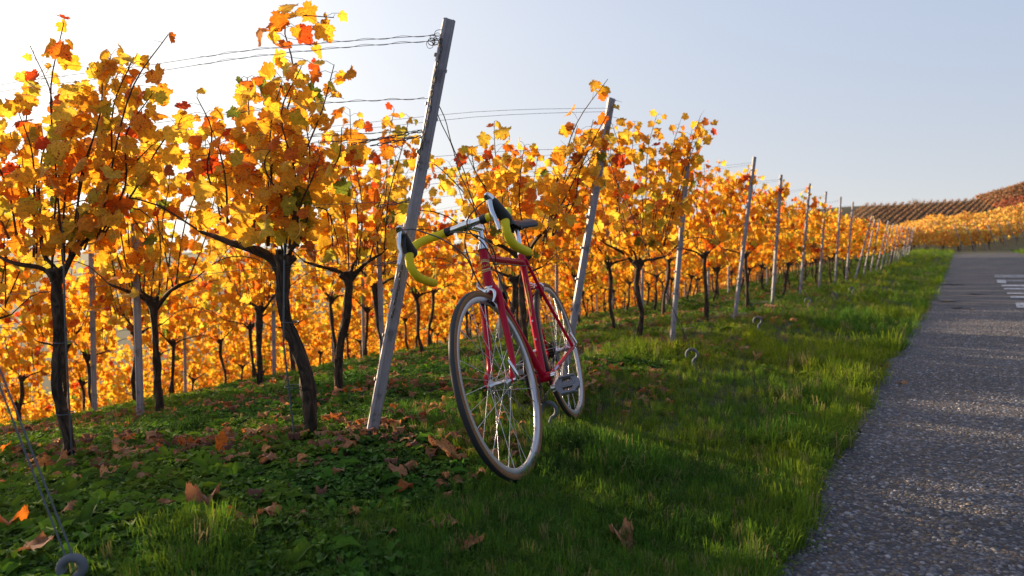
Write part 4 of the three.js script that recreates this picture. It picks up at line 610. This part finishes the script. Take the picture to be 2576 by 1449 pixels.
    const g = new THREE.ExtrudeGeometry(sh, { depth: 0.016, bevelEnabled: true, bevelThickness: 0.003, bevelSize: 0.002, bevelSegments: 2 }); g.translate(0, 0, -0.008); g.rotateY(Math.PI / 2 * (s < 0 ? 1 : -1)); g.rotateZ(s < 0 ? 0.5 : 0.1); g.translate(o.x, o.y, z0);
    const parts = [g, tube([V(o.x, o.y, s * 0.076), V(o.x, o.y, s * 0.185)], 0.0075, 12)];
    for (const y of [-1, 0, 1]) parts.push(new RoundedBoxGeometry(0.026, 0.008, 0.066, 2, 0.002).rotateZ(s < 0 ? 0.32 : 0.1).translate(o.x - (s < 0 ? 0.32 : 0.1) * y * 0.032, o.y + y * 0.032, s * 0.138));
    part('pedal', merge(parts), grey, bike);
    const teeth = []; for (const y of [-0.31, 0.31]) for (let i = 0; i < 7; i++) teeth.push(new THREE.ConeGeometry(0.0022, 0.006, 5).rotateZ(-Math.PI / 2).translate(o.x + 0.013 - (s < 0 ? 0.32 : 0.1) * y * h * 0.5, o.y + y * h * 0.5, s * (0.112 + i * 0.009)));
    part('pedal_teeth', merge(teeth), steel, bike);
  }
  const sprocket = (r, n, z, hole, th) => { const sh = new THREE.Shape(); for (let i = 0; i < n * 2; i++) { const a = i / (n * 2) * 6.28319, q = r + (i % 2 ? 0.0035 : -0.0015); i ? sh.lineTo(Math.cos(a) * q, Math.sin(a) * q) : sh.moveTo(q, 0); } const hp = new THREE.Path(); hp.absarc(0, 0, hole, 0, 6.28319, true); sh.holes.push(hp); return new THREE.ExtrudeGeometry(sh, { depth: th, bevelEnabled: false, curveSegments: 24 }).translate(0, 0, z); };
  part('chainring', sprocket(0.104, 52, 0.047, 0.072, 0.003).translate(BB.x, BB.y, 0), dark, bike); part('chainring', sprocket(0.083, 42, 0.040, 0.062, 0.003).translate(BB.x, BB.y, 0), dark, bike);
  part('cassette', merge([0, 1, 2, 3, 4, 5, 6].map((i) => sprocket(0.052 - i * 0.0042, 26 - 2 * i, 0.0225 + i * 0.0048, 0.014, 0.0022).translate(RA.x, RA.y, 0))), dark, bike);
  part('chain', (() => { const p = []; for (let i = 0; i <= 14; i++) { const a = 1.63 - i / 14 * 3.35; p.push(V(BB.x + Math.cos(a) * 0.105, BB.y + Math.sin(a) * 0.105, 0.0485)); } p.push(V(0.2, 0.188, 0.045), V(0.062, 0.205, 0.042), V(0.03, 0.222, 0.041), V(0.036, 0.245, 0.041), V(0.052, 0.275, 0.041), V(0.034, 0.30, 0.04)); for (let i = 0; i <= 8; i++) { const a = -0.9 - i / 8 * 3.5; p.push(V(Math.cos(a) * 0.042, RA.y + Math.sin(a) * 0.042, 0.04)); } p.push(V(0.2, 0.378, 0.044), p[0].clone()); return tube(p, (t, a, l) => 0.0036 + 0.0012 * Math.sin(l * 495), 6, 360); })(), dark, bike);
  part('rear_derailleur', merge([sprocket(0.018, 11, 0.039, 0.004, 0.004).translate(0.045, 0.285, 0), sprocket(0.018, 11, 0.039, 0.004, 0.004).translate(0.052, 0.222, 0), tube([V(0.045, 0.285, 0.047), V(0.052, 0.222, 0.047)], el2(0.012, 0.002), 8, 6), tube([V(0.002, 0.325, 0.066), V(0.02, 0.305, 0.072), V(0.045, 0.283, 0.056)], [0.012, 0.013, 0.009], 10, 10)]), alloy, bike);
  part('front_derailleur', merge([tube([V(0.375, 0.385, 0.0), V(0.38, 0.38, 0.03), V(0.40, 0.378, 0.048)], [0.01, 0.009, 0.006], 8, 8), tube([V(0.46, 0.37, 0.054), V(0.41, 0.385, 0.054), V(0.35, 0.36, 0.054)], el2(0.009, 0.0015), 8, 10)]), alloy, bike);
}
// ---------- ground cover: grass, weeds, fallen leaves ----------
function bladeGeo(seed, n, spread, droop) {
  const R = rng(seed), pos = [], uv = [], idx = [];
  for (let i = 0; i < n; i++) {
    const a = R() * 6.283, r = spread * Math.sqrt(R()), x0 = Math.cos(a) * r, z0 = Math.sin(a) * r, d = R() * 6.283, h = rr(0.45, 1, R), out = droop * rr(0.2, 1, R) * h, w = rr(0.011, 0.021, R), px = -Math.sin(d) * w, pz = Math.cos(d) * w, b = pos.length / 3;
    for (const [t, k, y] of [[0, 1, 0], [0.4, 0.95, 0.5], [0.75, 0.65, 0.86]]) { const ox = Math.cos(d) * out * t * t, oz = Math.sin(d) * out * t * t, yy = y * h * (1 - 0.18 * droop * t); pos.push(x0 + ox - px * k, yy, z0 + oz - pz * k, x0 + ox + px * k, yy, z0 + oz + pz * k); uv.push(0, t, 1, t); }
    pos.push(x0 + Math.cos(d) * out, h * (1 - 0.25 * droop), z0 + Math.sin(d) * out); uv.push(0.5, 1);
    idx.push(b, b + 1, b + 2, b + 1, b + 3, b + 2, b + 2, b + 3, b + 4, b + 3, b + 5, b + 4, b + 4, b + 5, b + 6);
  }
  return meshOf(pos, uv, idx);
}
function weedGeo(seed, n, long) {                                       // a rosette of small broad leaves
  const R = rng(seed), pos = [], uv = [], idx = [];
  for (let i = 0; i < n; i++) {
    const a = i / n * 6.283 + rr(-0.4, 0.4, R), up = rr(0.25, 0.9, R), l = rr(0.6, 1.1, R), w = l * (long ? 0.17 : 0.36), s0 = rr(0.05, 0.5, R) * (long ? 0.2 : 1), b = pos.length / 3, c = Math.cos(a), s = Math.sin(a), h0 = long ? 0.02 : rr(0.15, 0.8, R);
    const P = (t, q) => { const r = s0 + l * t * Math.cos(up * 0.8), y = h0 * (0.4 + 0.6 * Math.min(1, t * 3)) + l * (Math.sin(up) * t * 0.8 - 0.4 * t * t) + Math.abs(q) * 0.12 * l; pos.push(c * r - s * q * w, y, s * r + c * q * w); uv.push(q * 0.5 + 0.5, t); };
    P(0, 0); P(0.35, -0.9); P(0.35, 0); P(0.35, 0.9); P(0.7, -0.85); P(0.7, 0); P(0.7, 0.85); P(1, 0);
    idx.push(b, b + 1, b + 2, b, b + 2, b + 3, b + 1, b + 4, b + 5, b + 1, b + 5, b + 2, b + 2, b + 5, b + 6, b + 2, b + 6, b + 3, b + 4, b + 7, b + 5, b + 5, b + 7, b + 6);
  }
  return meshOf(pos, uv, idx);
}
{
  const R = rng(4242), grassM = phys([1, 1, 1], 0.62, { transmission: 0.42, specularIntensity: 0.15, thickness: 0, ...TWO }); grassM.roughness = 1;
  const weedM = phys([1, 1, 1], 1, { transmission: 0.38, specularIntensity: 0.25, thickness: 0, ...TWO });
  const G = [bladeGeo(1, 13, 0.4, 0.8), bladeGeo(2, 15, 0.5, 1.4), bladeGeo(3, 9, 0.22, 0.45)], W = [weedGeo(4, 9, false), weedGeo(5, 7, false), weedGeo(6, 8, true)];
  const gm = [[], [], []], gc = [[], [], []], wm = [[], [], []], wc = [[], [], []], dry = [], dryC = [];
  const M = (p, s, sy, tilt) => new THREE.Matrix4().compose(p, new THREE.Quaternion().setFromEuler(new THREE.Euler(rr(-tilt, tilt, R), R() * 6.283, rr(-tilt, tilt, R))), V(s, s * sy, s));
  const spotted = (x, z, f, o) => noise(x * f + o, z * f - o);
  for (let i = 0; i < 150000; i++) {
    const d = 1.15 + 0.25 * R() + 50 * Math.pow(R(), 2.6), lat = rr(-0.84, 0.86, R), x = lat * d, z = -d, [a, b] = ab(x, z);
    const re = roadLeft(a) + -0.005 + 0.05 * noise(a * 2.3, 9) + 0.035 * noise(a * 9, 2);
    if (a > 64 || b < -22) continue;
    if (b > re) { if (b < roadLeft(a) + ROADW + 0.05) continue; if (d < 20) continue; }
    if (d < 1.47 && Math.abs(x / d + 0.646) < 0.055) continue;
    const far = 1 + Math.max(0, d - 3) * 0.07, verge = b > 0.02, weedy = clamp(0.4 + (-0.25 - b) * 0.7 + spotted(x, z, 1.6, 3) * 1.3 + (x / d < 0.02 ? 1.3 * sstep(2.7, 2.3, d) * sstep(0.06, -0.12, x / d) : 0), 0, 1);
    const rowD = (() => { let m = 9; for (let k = 0; k < 9; k++) { const bx = rowBase[k].x, bz = rowBase[k].z, s = (x - bx) * -0.122 - (z - bz) * -0.9925; m = Math.min(m, Math.abs(s)); } return m; })(), under = b < 0.15 ? sstep(0.62, 0.15, rowD) : 0;
    if (R() < under * (0.42 + 0.3 * spotted(x, z, 3, 40))) continue;
    const p = onGround(x, z, -0.006), edge = sstep(0.35, 0.0, re - b);
    const tone = spotted(x, z, 0.8, 11) * 0.35 + spotted(x, z, 3.7, 5) * 0.25 + rr(-0.25, 0.25, R), yel = clamp(0.35 + tone, 0, 1);
    if (R() < weedy * (d < 6 ? 1 : 0.5) * 0.75) {
      const q = R() < 0.14 ? 2 : R() < 0.5 ? 0 : 1, s = (q === 2 ? rr(0.06, 0.13, R) : rr(0.011, 0.028, R) * (R() < 0.08 ? 1.6 : 1)) * far; wm[q].push(M(p.add(V(0, q === 2 ? 0 : rr(0, 0.018, R), 0)), s, rr(0.7, 1.3, R), 0.25)); const k = rr(0.5, 1.35, R); wc[q].push(rgb(lerp(0.055, 0.18, yel) * k, lerp(0.15, 0.26, yel) * k, 0.012 * k));
    } else {
      const clump = sstep(-0.1, 0.7, spotted(x, z, 2.4, 21)), q = R() < 0.3 ? 2 : R() < 0.55 ? 0 : 1, s = (0.05 + (d < 2.4 ? 0.075 : 0.055) * clump * (verge ? 1 : 0.55) + 0.025 * edge) * lerp(1, d < 2.6 ? 0.5 : 0.75, weedy) * rr(0.7, 1.25, R) * far; if (!verge && R() > 0.45 + 0.5 * clump) continue;
      gm[q].push(M(p, s * (q === 1 ? 1.15 : 1), (q === 2 ? 1.5 : 1.05) / Math.sqrt(far), 0.3)); const k = rr(0.7, 1.3, R); gc[q].push(R() < 0.07 ? rgb(0.3, 0.24, 0.1) : rgb(lerp(0.068, 0.26, yel) * k, lerp(0.17, 0.30, yel) * k, lerp(0.018, 0.01, yel) * k));
    }
  }
  // a tall tuft beside the front wheel and rank grass along the verge
  for (const [px, py, n, r, h] of [[1440, 1130, 95, 0.13, 0.13], [1520, 1150, 70, 0.14, 0.11], [1400, 1190, 40, 0.08, 0.09], [1240, 1330, 40, 0.16, 0.08], [930, 1300, 26, 0.1, 0.07], [470, 1085, 26, 0.07, 0.11], [1650, 1320, 60, 0.2, 0.1], [1880, 1300, 60, 0.2, 0.09], [1780, 1180, 60, 0.2, 0.08], [740, 1110, 20, 0.07, 0.09], [1230, 1450, 60, 0.2, 0.1]]) { const c = atLand(px, py); for (let i = 0; i < n; i++) { const a = R() * 6.3, q = r * Math.sqrt(R()), p = onGround(c.x + Math.cos(a) * q, c.z + Math.sin(a) * q, -0.006), k = rr(0.7, 1.2, R), v = i % 2; gm[v].push(M(p, h * rr(0.75, 1.2, R) * 0.72, 1.35, 0.3)); gc[v].push(rgb(0.04 * k, 0.10 * k, 0.012 * k)); } }
  for (let i = 0; i < 5200; i++) { const a = rr(26, 53, R), b = roadLeft(a) + ROADW + rr(0.05, 7, R), [x, z] = xz(a, b); if (inRoad(a, b, 0.05)) continue; const k = rr(0.7, 1.3, R), v = i % 2; gm[v].push(M(onGround(x, z, -0.01), rr(0.22, 0.4, R), 0.6, 0.2)); gc[v].push(rgb(0.1 * k, 0.2 * k, 0.014 * k)); }
  const names = ['grass', 'grass', 'grass'], wn = ['weeds', 'weeds', 'weeds'];
  gm.forEach((l, q) => tag(copies(names[q], G[q], grassM, l, scene, gc[q]), 'green autumn grass covering the verge between vines and road', 'grass', null, 'stuff'));
  wm.forEach((l, q) => tag(copies(wn[q], W[q], weedM, l, scene, wc[q]), 'low broad-leaved weeds and clover covering the ground by the vines', 'weeds', null, 'stuff'));

  // fallen leaves: the ones one can pick out are things, the rest is litter
  const dryHue = [[0.40, 0.19, 0.09], [0.50, 0.23, 0.08], [0.30, 0.13, 0.06], [0.54, 0.29, 0.14], [0.33, 0.13, 0.06], [0.46, 0.14, 0.03], [0.2, 0.09, 0.06]];
  const dryM = dryHue.map((c, i) => leafMat(c, 1 + i % 2, 0.4)), glowM = leafMat([0.75, 0.2, 0.02], 1, 0.6);
  const setLeaf = (o, p, s, R2, flat) => { o.position.copy(p); o.rotation.set(-Math.PI / 2 + rr(-flat, flat, R2), rr(-flat, flat, R2), R2() * 6.283); o.rotation.order = 'YXZ'; o.rotation.set(-1.57 + rr(-flat, flat, R2), R2() * 6.283, rr(-flat, flat, R2)); o.scale.setScalar(s); };
  const special = [[1150, 1335, 0.085, 'large folded brown vine leaf lying in the grass at the bottom centre', 0.5], [692, 1312, 0.078, 'big curled tan vine leaf on the weeds below the nearest vine', 0.5], [525, 1283, 0.085, 'pale brown curled vine leaf lying on the weeds left of centre', 0.35], [557, 1145, 0.055, 'small vine leaf glowing orange in front of the nearest vine trunk', 0.4, 1], [405, 1143, 0.05, 'glowing orange curled leaf between the two nearest vine trunks', 0.4, 1], [18, 1232, 0.07, 'bright orange crumpled vine leaf at the left edge of the picture', 0.5, 1], [150, 1190, 0.095, 'large pinkish brown leaf leaning on the leftmost vine trunk', 0.6], [40, 1420, 0.075, 'dark brown curled vine leaf left of the ring anchor', 0.5], [2262, 968, 0.07, 'dark dry leaf lying alone on the grey road', 0.12], [2230, 932, 0.055, 'small dry leaf on the road edge above the dark one', 0.15], [1555, 1368, 0.065, 'reddish dead leaf half sunk in the grass at the bottom', 0.4], [1135, 1160, 0.085, 'crumpled brown vine leaf left of the front wheel', 0.7], [1022, 1188, 0.06, 'reddish brown leaf below the foot of the leaning post', 0.5], [1330, 1000, 0.06, 'bright red-orange leaf seen through the front wheel spokes', 0.8, 1], [10, 1355, 0.075, 'orange brown leaf at the lower left edge in the weeds', 0.4, 1], [1010, 1215, 0.06, 'brown leaf upright in the weeds below the leaning post', 0.6], [900, 1312, 0.05, 'small pale brown leaf at the bottom left of centre', 0.6], [435, 1285, 0.06, 'twisted brown leaf in weeds beside the pale curled one', 0.6], [1900, 905, 0.06, 'orange brown leaf on the bright verge grass right of the rear wheel', 0.4], [2000, 1058, 0.05, 'small brown leaf in the verge grass near the road', 0.4], [1960, 1430, 0.06, 'dry leaf at the road edge at the bottom of the picture', 0.3]];
  const R2 = rng(88);
  special.forEach(([px, py, s, label, flat, glow], i) => { const p = atLand(px, py); const road = inRoad(...ab(p.x, p.z)); p.y = road ? rise(ab(p.x, p.z)[0]) + 0.018 : p.y + 0.03; const o = solo('fallen_leaf', LEAF_DRY[i % 4], glow ? glowM : dryM[i % 5], label, 'leaf', 'fallen vine leaves on the ground'); setLeaf(o, p, s, R2, Math.min(flat, 0.4)); });
  const bands = [[1, 36, 'dry brown vine leaf in the litter under the row by the bicycle'], [2, 34, 'dry brown vine leaf in the litter under the second vine row'], [3, 30, 'dry brown vine leaf in the litter under the third vine row']];
  for (const [k, n, label] of bands) for (let i = 0; i < n; i++) {
    const L = rr(-0.25, k === 1 ? 2.0 : 3.6, R2), off = (R2() + R2() + R2() - 1.5) * 0.42, x = rowBase[k].x + ROW.x * L - 0.122 * off, z = rowBase[k].z + ROW.z * L + 0.99 * off; if (x / -z < -0.8 || Math.hypot(x - 0.05, z + 2.34) < 0.2) continue;
    const o = solo('fallen_leaf', LEAF_DRY[i % 4], R2() < 0.1 ? glowM : pick(dryM, R2), label, 'leaf', `leaf litter of row ${k}`); setLeaf(o, onGround(x, z, rr(0.015, 0.04, R2)), rr(0.034, 0.062, R2), R2, 0.6);
  }
  for (let i = 0; i < 13; i++) { const p = atLand(rr(0, 1250, R2), rr(1130, 1440, R2)); p.y += 0.03; const o = solo('fallen_leaf', LEAF_DRY[i % 4], pick(dryM, R2), 'small dry leaf scattered in the dark foreground weeds', 'leaf', 'leaves scattered in the foreground weeds'); setLeaf(o, p, rr(0.03, 0.06, R2), R2, 0.7); }
  const lm = [[], []], lc = [[], []];
  for (let i = 0; i < 5200; i++) {
    const k = 1 + Math.floor(11 * Math.pow(R2(), 1.8)), L = rr(-0.6, i % 2 ? 4.5 : 9, R2), off = (R2() + R2() + R2() - 1.5) * (i % 4 ? 0.46 : 0.9), x = rowBase[k].x + ROW.x * L - 0.122 * off, z = rowBase[k].z + ROW.z * L + 0.99 * off; if (x / -z < -0.9) continue;
    const q = i % 2, s = rr(0.026, 0.062, R2), c = pick(dryHue, R2), kk = rr(0.6, 1.25, R2), o = new THREE.Object3D(); setLeaf(o, onGround(x, z, rr(0.008, 0.04, R2)), s, R2, 0.6); o.updateMatrix(); lm[q].push(o.matrix.clone()); lc[q].push(rgb(c[0] * kk, c[1] * kk, c[2] * kk));
  }
  lm.forEach((l, q) => tag(copies('leaf_litter', LEAF_DRY[q], leafMat([1, 1, 1], 1, 0.4), l, scene, lc[q]), 'brown fallen vine leaves littering the ground under the rows', 'leaf litter', null, 'stuff'));
}
renderer.render(scene, camera);
